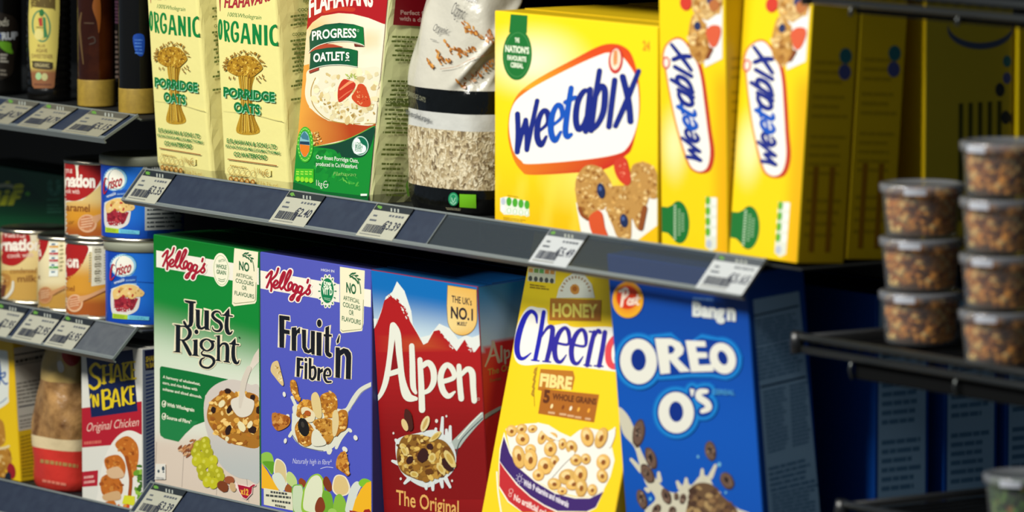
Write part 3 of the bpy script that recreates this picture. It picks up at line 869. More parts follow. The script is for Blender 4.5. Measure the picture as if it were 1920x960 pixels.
A.ell(885, 582, 82, 160, '12784a', 0, 32); A.ring(885, 582, 88, 168, 6, 'dfe6cc')
A.text('50%', (835, 535), (940, 560), 80, 'e8efd8', .04); A.text('VIT D', (822, 625), (950, 640), 85, 'e8efd8', .04); A.lines([(835, 665), (935, 680), (925, 720), (850, 700)], 2, '9cc0a4', 5)
A.text('HIGH IN', (805, 330), (975, 350), 34, 'd8d8e6', .02)
A.build('vitamin_badge', ff)
A = Art(F, 485, 460, 6.857)
A.poly([(1045, 275), (1365, 325), (1358, 560), (1350, 1000), (1340, 1040), (1330, 1100), (1070, 1130), (1045, 1100), (1046, 700)], 'ede6c4')
A.stroke([(1060, 1085), (1080, 1105), (1320, 1078), (1335, 1050), (1348, 700)], 7, '8a8a62', smooth=False)
no_artificial(A, Q(1048, 275, 1350, 1105, 34), 'ede6c4', '23603a')
A.build('no_additives_tag', ff)
A = Art(F, 485, 580, 6.0)
FN = [('p', [(235, 65), (350, 80), (350, 125), (290, 115), (290, 225), (350, 235), (350, 280), (290, 270), (288, 430), (238, 425)]),
      ('p', [(375, 205), (425, 200), (428, 240), (460, 205), (468, 205), (466, 270), (440, 265), (425, 300), (423, 465), (375, 460)]),
      ('p', [(490, 225), (535, 230), (535, 420), (560, 460), (590, 440), (592, 240), (635, 245), (632, 505), (600, 505), (595, 480), (560, 495), (520, 480), (495, 430)]),
      ('e', 685, 155, 25, 42), ('p', [(655, 255), (710, 260), (708, 520), (655, 515)]),
      ('p', [(755, 205), (795, 185), (795, 280), (825, 285), (825, 305), (795, 305), (795, 480), (825, 500), (825, 530), (800, 540), (765, 520), (750, 480), (752, 305), (735, 300), (735, 280), (755, 278)]),
      ('p', [(910, 285), (915, 300), (905, 370), (885, 385), (880, 360)]),
      ('p', [(870, 425), (915, 430), (918, 460), (960, 435), (1010, 450), (1040, 490), (1045, 530), (1038, 785), (985, 780), (988, 540), (965, 495), (925, 520), (918, 770), (868, 765)]),
      ('p', [(432, 540), (505, 550), (505, 580), (470, 575), (468, 635), (505, 640), (505, 668), (467, 662), (462, 760), (430, 755)]),
      ('e', 535, 565, 15, 19), ('p', [(522, 600), (552, 603), (548, 785), (520, 780)]), ('p', [(568, 545), (598, 550), (595, 780), (568, 780)]),
      ('s', [(600, 655), (628, 650), (643, 690), (638, 750), (612, 785), (590, 775)], 28), ('p', [(668, 655), (695, 660), (697, 680), (725, 660), (728, 700), (697, 720), (692, 805), (662, 800)]),
      ('s', [(745, 740), (805, 742), (805, 692), (780, 670), (750, 700), (745, 760), (770, 812), (818, 815)], [20, 20, 26, 26, 28, 28, 26, 20])]
A.glyph_set(FN, '14151d', 'e8dcc0', 22)
A.build('product_name', ff)
A = Art(F, 485, 720, 6.857)
A.stroke([(1470, -10), (1320, 70), (1230, 180), (1150, 320), (1090, 350)], [50, 56, 60, 60, 60], 'd6d6c6'); A.stroke([(1465, 25), (1340, 100), (1240, 230), (1160, 350)], 8, '8f9288')
A.poly(catmull([(1100, 330), (1150, 360), (1130, 560), (1020, 760), (880, 860), (720, 850), (540, 790), (430, 650), (440, 400), (500, 260)], True), 'dcdccb')
A.stroke([(430, 650), (540, 790), (720, 845), (830, 860)], 10, '6c7076')
for c in ([(430, 170), (470, 260), (490, 330)], [(450, 390), (450, 520), (460, 640)], [(400, 670), (430, 620)], [(1000, 820), (1060, 700), (1150, 590), (1185, 605)], [(880, 800), (905, 890), (930, 850)]): A.stroke(c, 40, 'dcdccb')
lump = lambda c: catmull(c, True)
def cluster(cs, seed, n, cols=FLAKE, size=(14, 30)):
    A.poly(lump(cs), cols[1]); A.scatter(cs, n, size, cols, seed, (0.4, .9), .3)
cluster([(800, 150), (930, 100), (1000, 160), (1015, 300), (960, 430), (860, 420), (810, 300)], 3, 55)
cluster([(520, 250), (610, 200), (690, 230), (700, 400), (640, 440), (540, 430), (490, 400)], 4, 45)
cluster([(470, 560), (560, 450), (700, 560), (700, 740), (620, 800), (520, 740)], 6, 45)
cluster([(700, 480), (860, 440), (960, 480), (980, 650), (900, 770), (800, 620)], 7, 55, ('a86a1e', 'c48a34', '8a5214', 'd8a44c'))
cluster([(1020, 370), (1140, 350), (1140, 560), (1060, 620), (1000, 660)], 8, 30)
A.poly(lump([(690, 140), (750, 105), (800, 200), (820, 420), (740, 420), (690, 260)]), 'dcc488'); A.poly(lump([(960, 380), (1020, 340), (1040, 500), (1000, 660), (960, 640)]), 'dcc792')
A.poly(lump([(560, 310), (640, 300), (730, 380), (720, 470), (650, 490), (610, 440), (680, 410), (620, 350), (570, 390)]), 'e4d6b0'); A.ell(640, 375, 44, 34, 'b0561c', 20)
A.ell(585, 555, 66, 122, '1c1916', -12, 18, .06, RND); A.ell(575, 520, 22, 40, '3c3730', -12, 10); A.poly(lump([(700, 620), (760, 600), (880, 760), (760, 800), (690, 760)]), 'dedbc6')
for x, y, rx, ry, r in ((338, 132, 20, 34, -10), (352, 730, 20, 34, 10), (1255, 690, 26, 36, -20), (1118, 840, 30, 42, -40), (382, 415, 26, 30, 0)): A.ell(x, y, rx, ry, 'e2e0d4', r, 12)
cluster([(180, 390), (230, 370), (400, 420), (395, 530), (260, 600), (190, 520)], 11, 34, ('a0561c', 'b8742c', '8a4414', 'd09448'))
cluster([(430, 0), (490, -20), (520, 110), (540, 210), (510, 220), (440, 120)], 12, 18)
A.view(485, 580, 6.0); A.poly(lump([(200, 580), (230, 590), (260, 700), (290, 830), (270, 855), (190, 760), (145, 690), (160, 610)]), 'd8bc84'); A.scatter([(200, 600), (240, 620), (280, 820), (190, 740)], 12, (6, 14), ('b08838', 'e8d4a4'), 2)
cluster([(365, 810), (420, 800), (450, 900), (430, 950), (380, 940)], 13, 14, FLAKE, (12, 24))
A.view(485, 840, 8.0); cluster([(1250, 70), (1320, 60), (1365, 280), (1355, 390), (1290, 370), (1180, 280), (1190, 150)], 14, 40, ('b06a20', 'cc8c34', '94501a', 'e0b060'), (16, 34))
A.build('spoon_picture', ff)
A = Art(F, 485, 840, 8.0)
A.text('Naturally high in fibre*', (510, 232), (1090, 250), 82, 'd8d8ea', -0.008, up=(0.12, -1)); A.stroke([(930, 310), (1020, 285), (1115, 295)], 8, 'd8d8ea')
A.build('slogan', ff)
A = Art(F, 485, 840, 8.0)
def pc(c, col, edge=None):
    if edge: A.poly(lump(c), edge); m = (sum(p[0] for p in c)/len(c), sum(p[1] for p in c)/len(c)); c = [(m[0]+(x-m[0])*.84, m[1]+(y-m[1])*.9) for x, y in c]
    A.poly(lump(c), col)
pc([(38, 100), (120, 60), (200, 100), (230, 250), (200, 400), (120, 300), (40, 220)], '8fbe4a'); pc([(60, 210), (180, 200), (240, 230), (210, 390), (150, 320)], '5f9c24')
A.poly([(44, 230), (120, 330), (300, 620), (300, 700), (44, 600)], 'f0b422')
pc([(250, 180), (320, 170), (400, 250), (425, 400), (420, 560), (330, 480), (230, 380)], 'd6c18a', 'ece4cc'); pc([(200, 430), (290, 370), (360, 420), (410, 540), (380, 640), (300, 620)], 'd6dccb')
pc([(430, 370), (490, 365), (560, 450), (575, 540), (500, 580), (420, 500)], 'bcd082'); pc([(395, 600), (440, 540), (500, 600), (480, 680), (400, 650)], '9a5424'); pc([(600, 490), (640, 450), (710, 510), (680, 590), (620, 560)], '8f3f1c')
pc([(500, 600), (600, 545), (670, 600), (680, 960), (520, 960)], 'c9d8b4', '78b048'); pc([(700, 560), (780, 430), (880, 385), (950, 430), (985, 560), (950, 960), (660, 960), (660, 700)], 'dfe2c2', '93bf3a')
pc([(960, 660), (1060, 660), (1110, 760), (1110, 960), (960, 960)], '6fa82e'); pc([(980, 450), (1030, 430), (1090, 530), (1100, 630), (1040, 650), (970, 540)], '7c3616')
pc([(1110, 520), (1150, 420), (1230, 400), (1320, 450), (1375, 600), (1330, 700), (1200, 720), (1110, 640)], 'dcc080', 'ece0c4'); pc([(1140, 760), (1200, 690), (1260, 720), (1310, 820), (1300, 960), (1130, 960)], '86b83a')
pc([(850, 860), (900, 750), (960, 750), (1000, 880), (960, 960), (860, 960)], '84391a'); pc([(1310, 860), (1380, 600), (1470, 500), (1540, 560), (1480, 700), (1420, 960), (1310, 960)], 'd4d9cf'); pc([(1500, 520), (1560, 460), (1640, 470), (1700, 520), (1640, 580), (1540, 580)], '7fbe2c')
A.poly([(1728, 490), (1620, 520), (1530, 620), (1450, 780), (1400, 960), (1736, 960)], 'f0b420'); pc([(1050, 930), (1100, 905), (1160, 930), (1160, 970), (1050, 970)], '9fc85a')
A.poly([(1360, 935), (1440, 945), (1500, 960), (1370, 962)], '9c2018'); A.poly([(1570, 962), (1590, 925), (1660, 915), (1690, 962)], '9c2018')
A.poly([(78, 600), (500, 672), (520, 940), (80, 850)], 'e0dcc0')
for (x0, y0, x1, y1, n, sd) in ((180, 640, 500, 700, 1, 4), (110, 690, 510, 760, 1, 5), (200, 770, 500, 830, 1, 6), (250, 840, 450, 870, 1, 7)): A.lines([(x0, y0), (x1, y0+40), (x1, y0+78), (x0, y0+36)], 1, '4a4c48', sd, .9, (.09, .14))
A.build('fruit_picture', ff)

# --- red box with mountains
al = thing('cereal_box', (-0.066, 0.05, BT), 'red and blue muesli box with snowy mountain peaks, standing between violet and tilted yellow boxes', 'cereal box', 'cereal boxes on the lowest shelf')
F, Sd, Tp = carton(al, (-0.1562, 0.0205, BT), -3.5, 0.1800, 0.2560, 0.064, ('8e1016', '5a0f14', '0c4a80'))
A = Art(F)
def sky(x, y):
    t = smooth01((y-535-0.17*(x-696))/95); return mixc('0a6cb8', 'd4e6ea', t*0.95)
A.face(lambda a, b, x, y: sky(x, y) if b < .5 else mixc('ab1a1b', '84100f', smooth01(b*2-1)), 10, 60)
A.view(695, 490, 5.052)
def redc(x, y):
    return mixc(mixc('b01a1c', '8c1015', smooth01((y-700)/140)), 'c8642c', 0.8*max(0, 1-abs(math.hypot((x-798)/26, (y-655)/28))))
base = [(8, 690), (60, 590), (100, 480), (130, 370), (190, 330), (260, 380), (330, 440), (375, 570), (440, 680), (500, 790), (540, 770), (600, 660), (650, 650), (720, 740), (815, 850), (890, 740), (930, 810), (980, 870), (1060, 762), (1062, 900), (8, 900)]
A.poly([(8, 690), (50, 600), (95, 480), (145, 335), (205, 290), (250, 190), (320, 280), (385, 470), (400, 600), (470, 720), (560, 700), (650, 590), (760, 640), (830, 740), (900, 700), (960, 720), (1052, 690), (1052, 900), (8, 900)], 'e6e9e2')
A.poly(base, redc)
for i in range(24):
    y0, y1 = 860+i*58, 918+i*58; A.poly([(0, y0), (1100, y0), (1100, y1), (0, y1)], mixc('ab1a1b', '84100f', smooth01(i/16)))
A.scatter([(140, 330), (210, 320), (280, 380), (340, 450), (380, 570), (340, 560), (290, 420), (200, 380)], 26, (8, 20), ('e6e9e2', 'b01a1c'), 3, (.3, .6), .4, (30, 80))
A.scatter([(640, 640), (720, 720), (815, 840), (790, 850), (680, 720)], 12, (8, 16), ('e6e9e2', 'b01a1c'), 5, (.3, .6), .4, (30, 70)); A.scatter([(900, 740), (985, 850), (960, 870), (900, 790)], 8, (8, 14), ('e6e9e2', 'b01a1c'), 6, (.3, .6))
A.poly([(8, 690), (8, 540), (70, 545), (50, 610)], 'e6e9e2')
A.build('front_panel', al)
A = Art(F, 695, 600, 5.052)
AL = [('c', [(205, 5), (262, 60), (285, 110), (300, 330), (320, 520), (360, 650), (440, 720), (425, 770), (370, 790), (310, 740), (265, 520), (175, 545), (150, 660), (60, 775), (50, 765), (110, 640), (150, 400), (185, 150)])]
A.stroke([(50, 770), (105, 690), (150, 560), (185, 330), (215, 60)], [26, 44, 54, 50, 64], 'e8e8da'); A.stroke([(215, 50), (255, 130), (275, 330), (300, 560), (350, 720), (430, 745)], [60, 64, 60, 62, 84, 40], 'e8e8da')
A.stroke([(160, 515), (280, 480)], 52, 'e8e8da'); A.poly([(192, 480), (228, 200), (262, 455)], '8e1418')
A.stroke([(392, 245), (398, 400), (405, 620), (430, 690)], [50, 54, 54, 30], 'e8e8da')
A.stroke([(470, 375), (482, 600), (490, 850)], [48, 56, 60], 'e8e8da'); A.stroke([(490, 440), (550, 405), (595, 470), (600, 580), (560, 660), (500, 690)], [46, 56, 60, 56, 46, 40], 'e8e8da')
A.stroke([(680, 585), (790, 545), (780, 470), (730, 425), (685, 470), (665, 560), (690, 670), (740, 720), (800, 680)], [46, 46, 52, 50, 56, 58, 58, 52, 20], 'e8e8da')
A.stroke([(840, 435), (848, 600), (862, 745)], [46, 54, 54], 'e8e8da'); A.stroke([(862, 520), (920, 465), (965, 500), (975, 640), (985, 765)], [36, 50, 60, 56, 52], 'e8e8da'); A.ring(1025, 748, 12, 14, 4, 'd8a8a0')
A.build('brand_logo', al)
A = Art(F, 695, 490, 5.052)
gold = lambda x, y: mixc('e6b050', 'f2d690', 0.5+0.5*math.sin((x-840)*0.09+(y-560)*0.03))
sh = [(733, 228), (1003, 270), (1008, 500)]+[(870+138*math.cos(q), 540+160*math.sin(q)) for q in [math.pi*i/14 for i in range(0, 15)]]+[(726, 420)]
A.poly([(870+(x-870)*1.03, 470+(y-470)*1.02) for x, y in sh], '7a5a2a'); A.poly(sh, gold)
A.text("THE UK's", (770, 385), (960, 418), 66, '2c2430', .02); A.text('NO.1', (762, 535), (972, 560), 112, '2c2430', .03); A.text('MUESLI*', (822, 605), (918, 612), 36, '3a3038', .03)
A.build('number_one_badge', al)
A = Art(F, 695, 760, 4.8, over=True)
A.stroke([(1010, 90), (930, 170), (830, 280), (770, 350)], [60, 64, 74, 90], 'aab4ac'); A.stroke([(1010, 115), (880, 240), (800, 340), (770, 460)], 9, '3c4a4c'); A.stroke([(1000, 70), (900, 170), (790, 300)], 12, 'dfe4d8')
mk = [(230, 330), (290, 280), (420, 250), (560, 220), (640, 250), (720, 310), (770, 440), (760, 560), (700, 640), (600, 700), (500, 740), (380, 690), (280, 600), (235, 480)]
A.poly(lump(mk), 'd6dcda')
for c in ([(570, 300), (590, 210)], [(640, 280), (650, 110)], [(690, 300), (685, 220)], [(715, 320), (720, 190)], [(250, 340), (230, 310)], [(250, 520), (200, 500)], [(350, 660), (310, 700)], [(500, 720), (505, 750)], [(560, 700), (565, 760)], [(640, 680), (650, 735)], [(680, 660), (720, 735)]): A.stroke(c, [40, 24], 'dbe0de')
for x, y, r in ((210, 250, 9), (598, 140, 14), (687, 97, 9), (276, 660, 10), (738, 678, 9)): A.ell(x, y, r, r*1.3, 'e2d8d0', 0, 10)
food = [(250, 380), (300, 280), (420, 260), (560, 290), (680, 330), (760, 460), (740, 580), (650, 630), (500, 680), (380, 650), (280, 590), (240, 480)]
A.poly(lump(food), '8a5f22'); A.scatter(food, 120, (16, 40), ('c9a04a', '9a6a24', 'e0c47a', '6a3f16', 'b88a3a', 'd8b45c'), 9, (.3, .9), .25)
for x, y, rx, ry, r in ((480, 450, 50, 66, 20), (700, 530, 46, 66, -40), (540, 370, 30, 30, 0), (360, 490, 30, 40, 30)): A.ell(x, y, rx, ry, '3a1c18', r, 14, .1, RND)
for x, y, rx, ry, r in ((310, 410, 22, 50, -30), (560, 470, 34, 44, 10), (640, 570, 28, 60, -30), (720, 480, 34, 90, -30), (400, 620, 40, 28, 20), (590, 280, 70, 24, -40)): A.ell(x, y, rx, ry, 'dcc47c', r, 14, .06, RND); A.ell(x, y, rx*.6, ry*.6, 'c8a650', r, 10)
A.ell(350, 130, 36, 104, '4a2018', -12, 16, .05, RND); A.ell(315, 175, 26, 58, 'e0c488', -20, 14); A.ell(498, 165, 34, 76, 'e4d09a', 22, 14); A.ell(498, 165, 14, 56, 'c8a860', 22, 10)
A.build('spoon_picture', al)
A = Art(F, 695, 760, 4.8)
A.text('The Original', (232, 890), (795, 990), 138, 'e8b060', .012)
A.build('variety_name', al)
A = Art(Sd)
A.face(lambda a, b, x, y: mixc('1a76b0', '9fb6c2', smooth01(b*4.2)) if b < .235-.03*math.sin(a*3) else hexc('b42024'), 12, 60)
A.build('side_panel', al)
A = Art(Sd, 695, 600, 5.052)
A.stroke([(1085, 440), (1130, 330), (1160, 210)], [12, 22, 26], 'a89c88'); A.stroke([(1160, 205), (1185, 300), (1215, 395)], [26, 24, 30], 'a89c88'); A.stroke([(1125, 345), (1185, 330)], 16, 'a89c88'); A.stroke([(1238, 250), (1238, 390)], 20, 'a89c88'); A.stroke([(1268, 285), (1275, 410)], 20, 'a89c88'); A.stroke([(1275, 300), (1305, 290), (1310, 340), (1280, 365)], 16, 'a89c88')
A.text('The Ori', (1108, 525), (1330, 470), 62, 'a4793c', .02); A.text('Swiss', (1125, 590), (1235, 565), 34, '8a5a34', .01)
A.build('side_print', al)
A = Art(Sd, 695, 600, 5.052)
A.stroke([(1010, 975), (1100, 905), (1230, 830)], [36, 34, 30], '8f9a92'); A.stroke([(1010, 1000), (1110, 925), (1230, 850)], 7, '2c2a2c')
A.build('spoon_handle', al)

# --- tilted yellow box of ring cereal
ch = thing('cereal_box', (0.14, 0.05, -0.307), 'yellow ring-cereal box tipped backwards, wedged left of the blue cookie-cereal box', 'cereal box', 'cereal boxes on the lowest shelf')
o_ch = Vector((0.0375, -0.0072, -0.3078))
F, Sd, Tp = carton(ch, o_ch, 13, 0.2052, 0.304, 0.058, ('edc414', 'c8a010', 'd8b010'))
A = Art(F)
A.face(lambda a, b, x, y: mixc('e2b812', 'f0ca1a', smooth01(b*3)), 4, 20)
A.view(890, 780, 5.333)
cup = [(295, 160), (250, 330), (240, 500), (245, 720), (330, 860), (470, 960), (1140, 960), (1215, 920), (1295, 740), (1150, 810), (1000, 810), (800, 760), (600, 640), (440, 500), (350, 340)]
A.poly(cup, 'f2e9d8')
A.poly([(292, 205), (262, 330), (250, 450), (300, 520), (430, 680), (560, 800), (700, 890), (830, 950), (1120, 955), (1210, 915), (1290, 755), (1150, 825), (1000, 825), (800, 775), (600, 655), (430, 510), (350, 370)], '3d2368')
A.poly([(250, 460), (246, 700), (340, 850), (480, 962), (820, 962), (700, 905), (560, 815), (420, 690), (300, 535)], 'bc2a2e')
A.poly([(246, 760), (330, 875), (440, 962), (262, 962)], 'eccb3a'); A.stroke([(222, 560), (235, 760), (265, 960)], 14, 'f2e9d8')
A.build('front_panel', ch)
A = Art(F, 890, 780, 5.333)
milk = [(310, 130), (480, 80), (650, 70), (740, 90), (850, 160), (960, 210), (1050, 140), (1150, 120), (1330, 160), (1410, 110), (1370, 300), (1400, 440), (1360, 600), (1290, 740), (1150, 805), (1000, 800), (800, 750), (600, 640), (440, 500), (350, 330)]
A.poly(milk, 'ebe6da')
rr = random.Random(12)
def ring_o(x, y, rx, ry, r, c='dcae5c'):
    A.ell(x, y, rx, ry, vary('b98540', rr, .1), r, 16); A.ell(x-2, y-4, rx*.93, ry*.93, vary(c, rr, .1), r, 16); A.ell(x-rx*.2, y-ry*.3, rx*.5, ry*.4, 'ecca8c', r, 10); A.ell(x+2, y+4, rx*.34, ry*.34, '8a5020', r, 10)
for x, y, rx, ry, r in ((370, 150, 56, 60, 10), (470, 130, 60, 50, -30), (580, 130, 50, 40, -20), (480, 230, 70, 70, 20), (680, 210, 46, 80, 20), (770, 210, 60, 46, -10), (445, 410, 66, 120, -10), (560, 340, 56, 60, 10), (560, 440, 70, 110, 5), (760, 330, 66, 80, 10), (880, 280, 40, 60, 10), (970, 310, 60, 70, -20), (710, 500, 80, 90, 10), (800, 460, 50, 70, 10), (640, 590, 60, 60, 0), (800, 680, 70, 60, 10), (1015, 440, 60, 60, 20), (1115, 430, 50, 56, 0), (930, 610, 90, 80, -20), (1000, 680, 90, 60, -20), (1060, 590, 70, 100, 10), (1180, 740, 50, 60, 10), (1070, 720, 60, 90, 5), (880, 750, 50, 40, 0), (1290, 460, 70, 80, 10), (1280, 600, 56, 70, -10), (1130, 210, 66, 100, -10), (1270, 220, 60, 110, 20)): ring_o(x, y, rx, ry, r)
A.stroke([(980, 370), (860, 480), (760, 610)], [50, 60, 40], 'ebe6da'); A.stroke([(640, 80), (740, 180), (840, 240)], [30, 40, 20], 'ebe6da'); A.stroke([(1350, 300), (1390, 200), (1405, 120)], [40, 36, 16], 'ebe6da')
A.build('bowl_picture', ch)
A = Art(F, 890, 780, 5.333)
A.text('With 9 vitamins and minerals', (485, 690), (935, 915), 62, 'e4dce4', .03, up=(0.15, -1)); A.text('No artificial colours', (390, 838), (800, 1050), 62, 'efd8d0', .03, up=(0.15, -1))
A.ring(450, 628, 22, 30, 6, 'cfc4d8'); A.ring(365, 750, 22, 24, 5, 'e8b8b0'); A.ring(355, 790, 16, 20, 5, 'e8b8b0')
for i in range(8):
    q = math.pi*i/4; A.stroke([(450+30*math.cos(q), 628+40*math.sin(q)), (450+40*math.cos(q), 628+54*math.sin(q))], 6, 'cfc4d8', cap=False)
A.build('bowl_text', ch)
A = Art(F, 950, 490, 4.365)
A.poly(catmull([(170, 380), (260, 380), (330, 400), (345, 520), (480, 510), (560, 540), (860, 540), (980, 620), (1100, 680), (1110, 920), (880, 900), (720, 880), (560, 860), (330, 840), (140, 850), (70, 800), (60, 680), (90, 520)], True), 'ece8de')
blue = '1d1fa8'; mb_ = '2c2494'
A.stroke([(248, 505), (240, 440), (200, 410), (150, 460), (105, 580), (85, 700), (100, 780), (140, 795), (200, 750)], [12, 30, 34, 44, 50, 48, 40, 28, 10], blue)
A.stroke([(305, 415), (275, 600), (235, 800)], [34, 38, 36], blue); A.stroke([(275, 640), (330, 550), (375, 545), (365, 660), (330, 810)], [10, 26, 40, 42, 38], mb_); A.stroke([(205, 808), (265, 815)], 14, blue); A.stroke([(298, 818), (360, 824)], 14, mb_)
def bigE(dx, dy): A.stroke([(420+dx, 670+dy), (505+dx, 678+dy), (510+dx, 590+dy), (480+dx, 545+dy), (430+dx, 590+dy), (395+dx, 700+dy), (405+dx, 800+dy), (445+dx, 822+dy), (490+dx, 765+dy)], [22, 24, 36, 30, 40, 44, 40, 28, 10], mb_)
bigE(0, 0); bigE(137, 14)
A.stroke([(720, 580), (690, 700), (660, 850)], [36, 40, 38], mb_); A.stroke([(705, 650), (745, 570), (765, 580)], [14, 30, 34], mb_); A.stroke([(635, 848), (695, 855)], 14, mb_); A.stroke([(680, 575), (725, 580)], 16, mb_)
A.stroke([(806, 580), (785, 720), (758, 855)], [38, 40, 38], mb_); A.stroke([(720, 855), (790, 860)], 14, mb_)
A.stroke([(900, 620), (840, 700), (840, 820), (890, 860), (960, 780), (960, 680)], [44, 50, 54, 50, 50, 44], 'd8444c', closed=True)
A.stroke([(1078, 730), (1050, 700), (1015, 730), (1035, 790), (1070, 830), (1055, 890), (1005, 880), (992, 850)], [16, 30, 40, 42, 42, 38, 28, 14], mb_)
A.build('brand_logo', ch)
A = Art(F, 950, 490, 4.365, over=True)
A.poly([(410, 300), (430, 220), (480, 140), (560, 90), (640, 110), (700, 190), (725, 300)], 'e4dac2'); A.ell(562, 230, 40, 46, 'd08a38', 0, 18, .1, RND); A.ell(560, 225, 20, 22, 'b0601c')
for i in range(13):
    q = math.pi*(1.07+i*0.072); A.ell(568+118*math.cos(q), 270+140*math.sin(q), 8, 13, 'b08860', math.degrees(q)+90, 8)
A.poly([(360, 302), (778, 318), (772, 490), (352, 482)], 'b06f22'); A.text('HONEY', (378, 452), (748, 458), 108, 'ecd25c', .04)
A.build('honey_sign', ch)
A = Art(F, 950, 490, 4.365)
A.poly([(178, 50), (402, 68), (396, 180), (170, 160)], 'c8c0a0')
for i, c in enumerate(('c88a3a', '6f8a3a', '5f9a4a', 'c0783a', 'c0843a')): A.poly([(182+i*44, 55+i*4), (218+i*44, 58+i*4), (216+i*44, 92+i*4), (180+i*44, 88+i*4)], c); A.ell(195+i*44, 140+i*5, 16, 22, '4a4840')
A.lines([(190, 180), (355, 205), (355, 240), (190, 222)], 2, '8a6a14', 4, .6, (.2, .3))
A.build('nutrition_marks', ch)
A = Art(F, 980, 680, 6.855)
A.poly([(230, 80), (650, 105), (672, 190), (640, 350), (290, 340), (280, 372), (195, 350)], 'b5701f')
A.poly([(250, 335), (985, 410), (920, 770), (200, 655)], 'a8621c')
A.text('FIBRE', (215, 295), (625, 345), 160, 'ecd484', .05, up=(.12, -1))
A.text('5', (260, 505), (345, 515), 160, '5c2c10', .05, up=(.1, -1)); A.text('WHOLE GRAINS', (380, 470), (945, 540), 80, '5c2c10', .04, up=(.1, -1))
for i, x in enumerate((375, 520, 620, 720, 850)):
    A.ell(x, 560+i*14, 16, 32, ('ecd49a', '7a3c14', 'ece0c0', 'e8a83a', 'e8a030')[i], 20, 10); A.lines([(x-46, 622+i*20), (x+46, 632+i*20), (x+44, 668+i*20), (x-48, 656+i*20)], 1, 'd0a478', i, .8, (.9, 1.0))
for i in range(8): A.ell(165-i*5, 90+i*46, 30, 16, 'b08422', 55 if i % 2 else 110, 10)
A.stroke([(190, 50), (150, 300), (155, 560)], 7, '9a7a1a'); A.build('fibre_sign', ch)

# --- blue box of chocolate rings
ob = thing('cereal_box', (0.345, 0.05, BT), 'bright blue cookie-cereal box leaning forward at the right end, front face showing', 'cereal box', 'cereal boxes on the lowest shelf')
F, Sd, Tp = carton(ob, (0.2478, 0.0205, BT), -5.3, 0.2080, 0.3085, 0.064, ('0b4aa6', '0b4aa6', '0d3a78'))
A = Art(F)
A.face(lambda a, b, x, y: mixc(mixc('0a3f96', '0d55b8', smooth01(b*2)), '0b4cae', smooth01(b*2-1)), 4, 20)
A.view(1140, 740, 4.363)
A.poly(catmull([(84, 112), (140, 140), (200, 240), (260, 430), (330, 580), (400, 700), (480, 780), (560, 800), (610, 740), (640, 690), (680, 740), (760, 660), (830, 680), (860, 740), (940, 840), (1060, 930), (1110, 980), (340, 980), (390, 850), (310, 730), (260, 580), (215, 430), (120, 310)], True), 'd3cdb6')
for c in ([(270, 620), (190, 530)], [(420, 700), (415, 640)], [(590, 760), (568, 715)], [(640, 740), (640, 690)], [(770, 690), (772, 615)], [(840, 670), (880, 580)], [(330, 780), (310, 770)], [(880, 820), (912, 805)]): A.stroke(c, [44, 26], 'd3cdb6')
for x, y, r in ((738, 507, 10), (912, 570, 15), (348, 852, 13), (965, 800, 9)): A.ell(x, y, r, r*1.3, '6fb4d4', 0, 10)
A.poly(catmull([(360, 960), (700, 920), (1100, 960), (1120, 1040), (1040, 1220), (880, 1330), (640, 1320), (450, 1220), (360, 1060)], True), 'd3cdb6')
A.poly(catmull([(680, 760), (760, 720), (860, 740), (940, 830), (1040, 920), (1060, 1010), (900, 1050), (680, 1040), (640, 980), (660, 860)], True), '6a5038')
A.scatter([(690, 760), (850, 740), (1030, 930), (1030, 970), (660, 970), (670, 830)], 44, (18, 36), ('6a4c34', '8c6c48', '4a3428', 'a88a5c', '5a4034'), 4, (.5, 1), .2)
def choc(x, y, rx, ry, r, c='6d5446'):
    A.ell(x, y, rx, ry, '4a372e', r, 16, .05, RND); A.ell(x-3, y-4, rx*.86, ry*.88, c, r, 14, .08, RND); A.ell(x-rx*.1, y-ry*.1, rx*.32, ry*.36, '241c1c', r, 10)
    A.scatter([(x-rx*.7, y-ry*.7), (x+rx*.7, y-ry*.7), (x+rx*.7, y+ry*.7), (x-rx*.7, y+ry*.7)], 7, (5, 10), ('8c7462', '3c2c26', 'a08874'), int(x), (.6, 1))
for t in ((253, 315, 50, 116, 8), (355, 520, 44, 96, -18), (325, 645, 46, 86, -28), (280, 855, 40, 84, -16), (842, 460, 46, 84, -8), (978, 703, 52, 76, -28), (480, 830, 36, 70, -20), (615, 850, 24, 44, 14), (562, 830, 18, 30, 0), (400, 940, 30, 50, 30), (530, 950, 30, 40, 20)): choc(*t)
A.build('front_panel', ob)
A = Art(F, 1130, 500, 3.0)
W = 'eae8dc'
LET = [('s', [(205, 435), (255, 480), (258, 560), (208, 625), (155, 580), (152, 485)], [60, 76, 78, 62, 74, 76], True)]
def oreo_halo(w, c):
    A.ell(206, 532, 104+w, 128+w, c, -4, 36); A.poly([(300-w, 402-w*.6), (390, 402-w), (470, 440), (560, 410-w), (600, 418-w), (690, 425-w*.6), (755+w, 500), (752+w, 560), (700, 605+w), (620, 590+w), (500, 590+w), (400, 600+w), (330-w*.5, 605+w)], c)
    A.ell(680, 515, 72+w, 90+w, c, -22, 30); A.ell(418, 820, 100+w, 116+w, c, -4, 36); A.stroke([(590, 700), (550, 710), (560, 740), (600, 770), (590, 805), (565, 815)], 38+2*w, c); A.ell(508, 705, 13+w, 24+w, c)
oreo_halo(34, '1272c6'); oreo_halo(24, '1a86d4'); oreo_halo(12, '0a3a96')
A.ell(206, 532, 104, 128, W, -4, 36); A.ell(206, 523, 42, 62, '0c2f88', -4, 26)
A.poly([(298, 402), (390, 403), (440, 425), (462, 460), (455, 490), (425, 515), (498, 588), (440, 592), (390, 535), (380, 520), (385, 598), (330, 604)], W); A.poly([(372, 443), (395, 443), (412, 462), (400, 485), (376, 490)], '0c2f88')
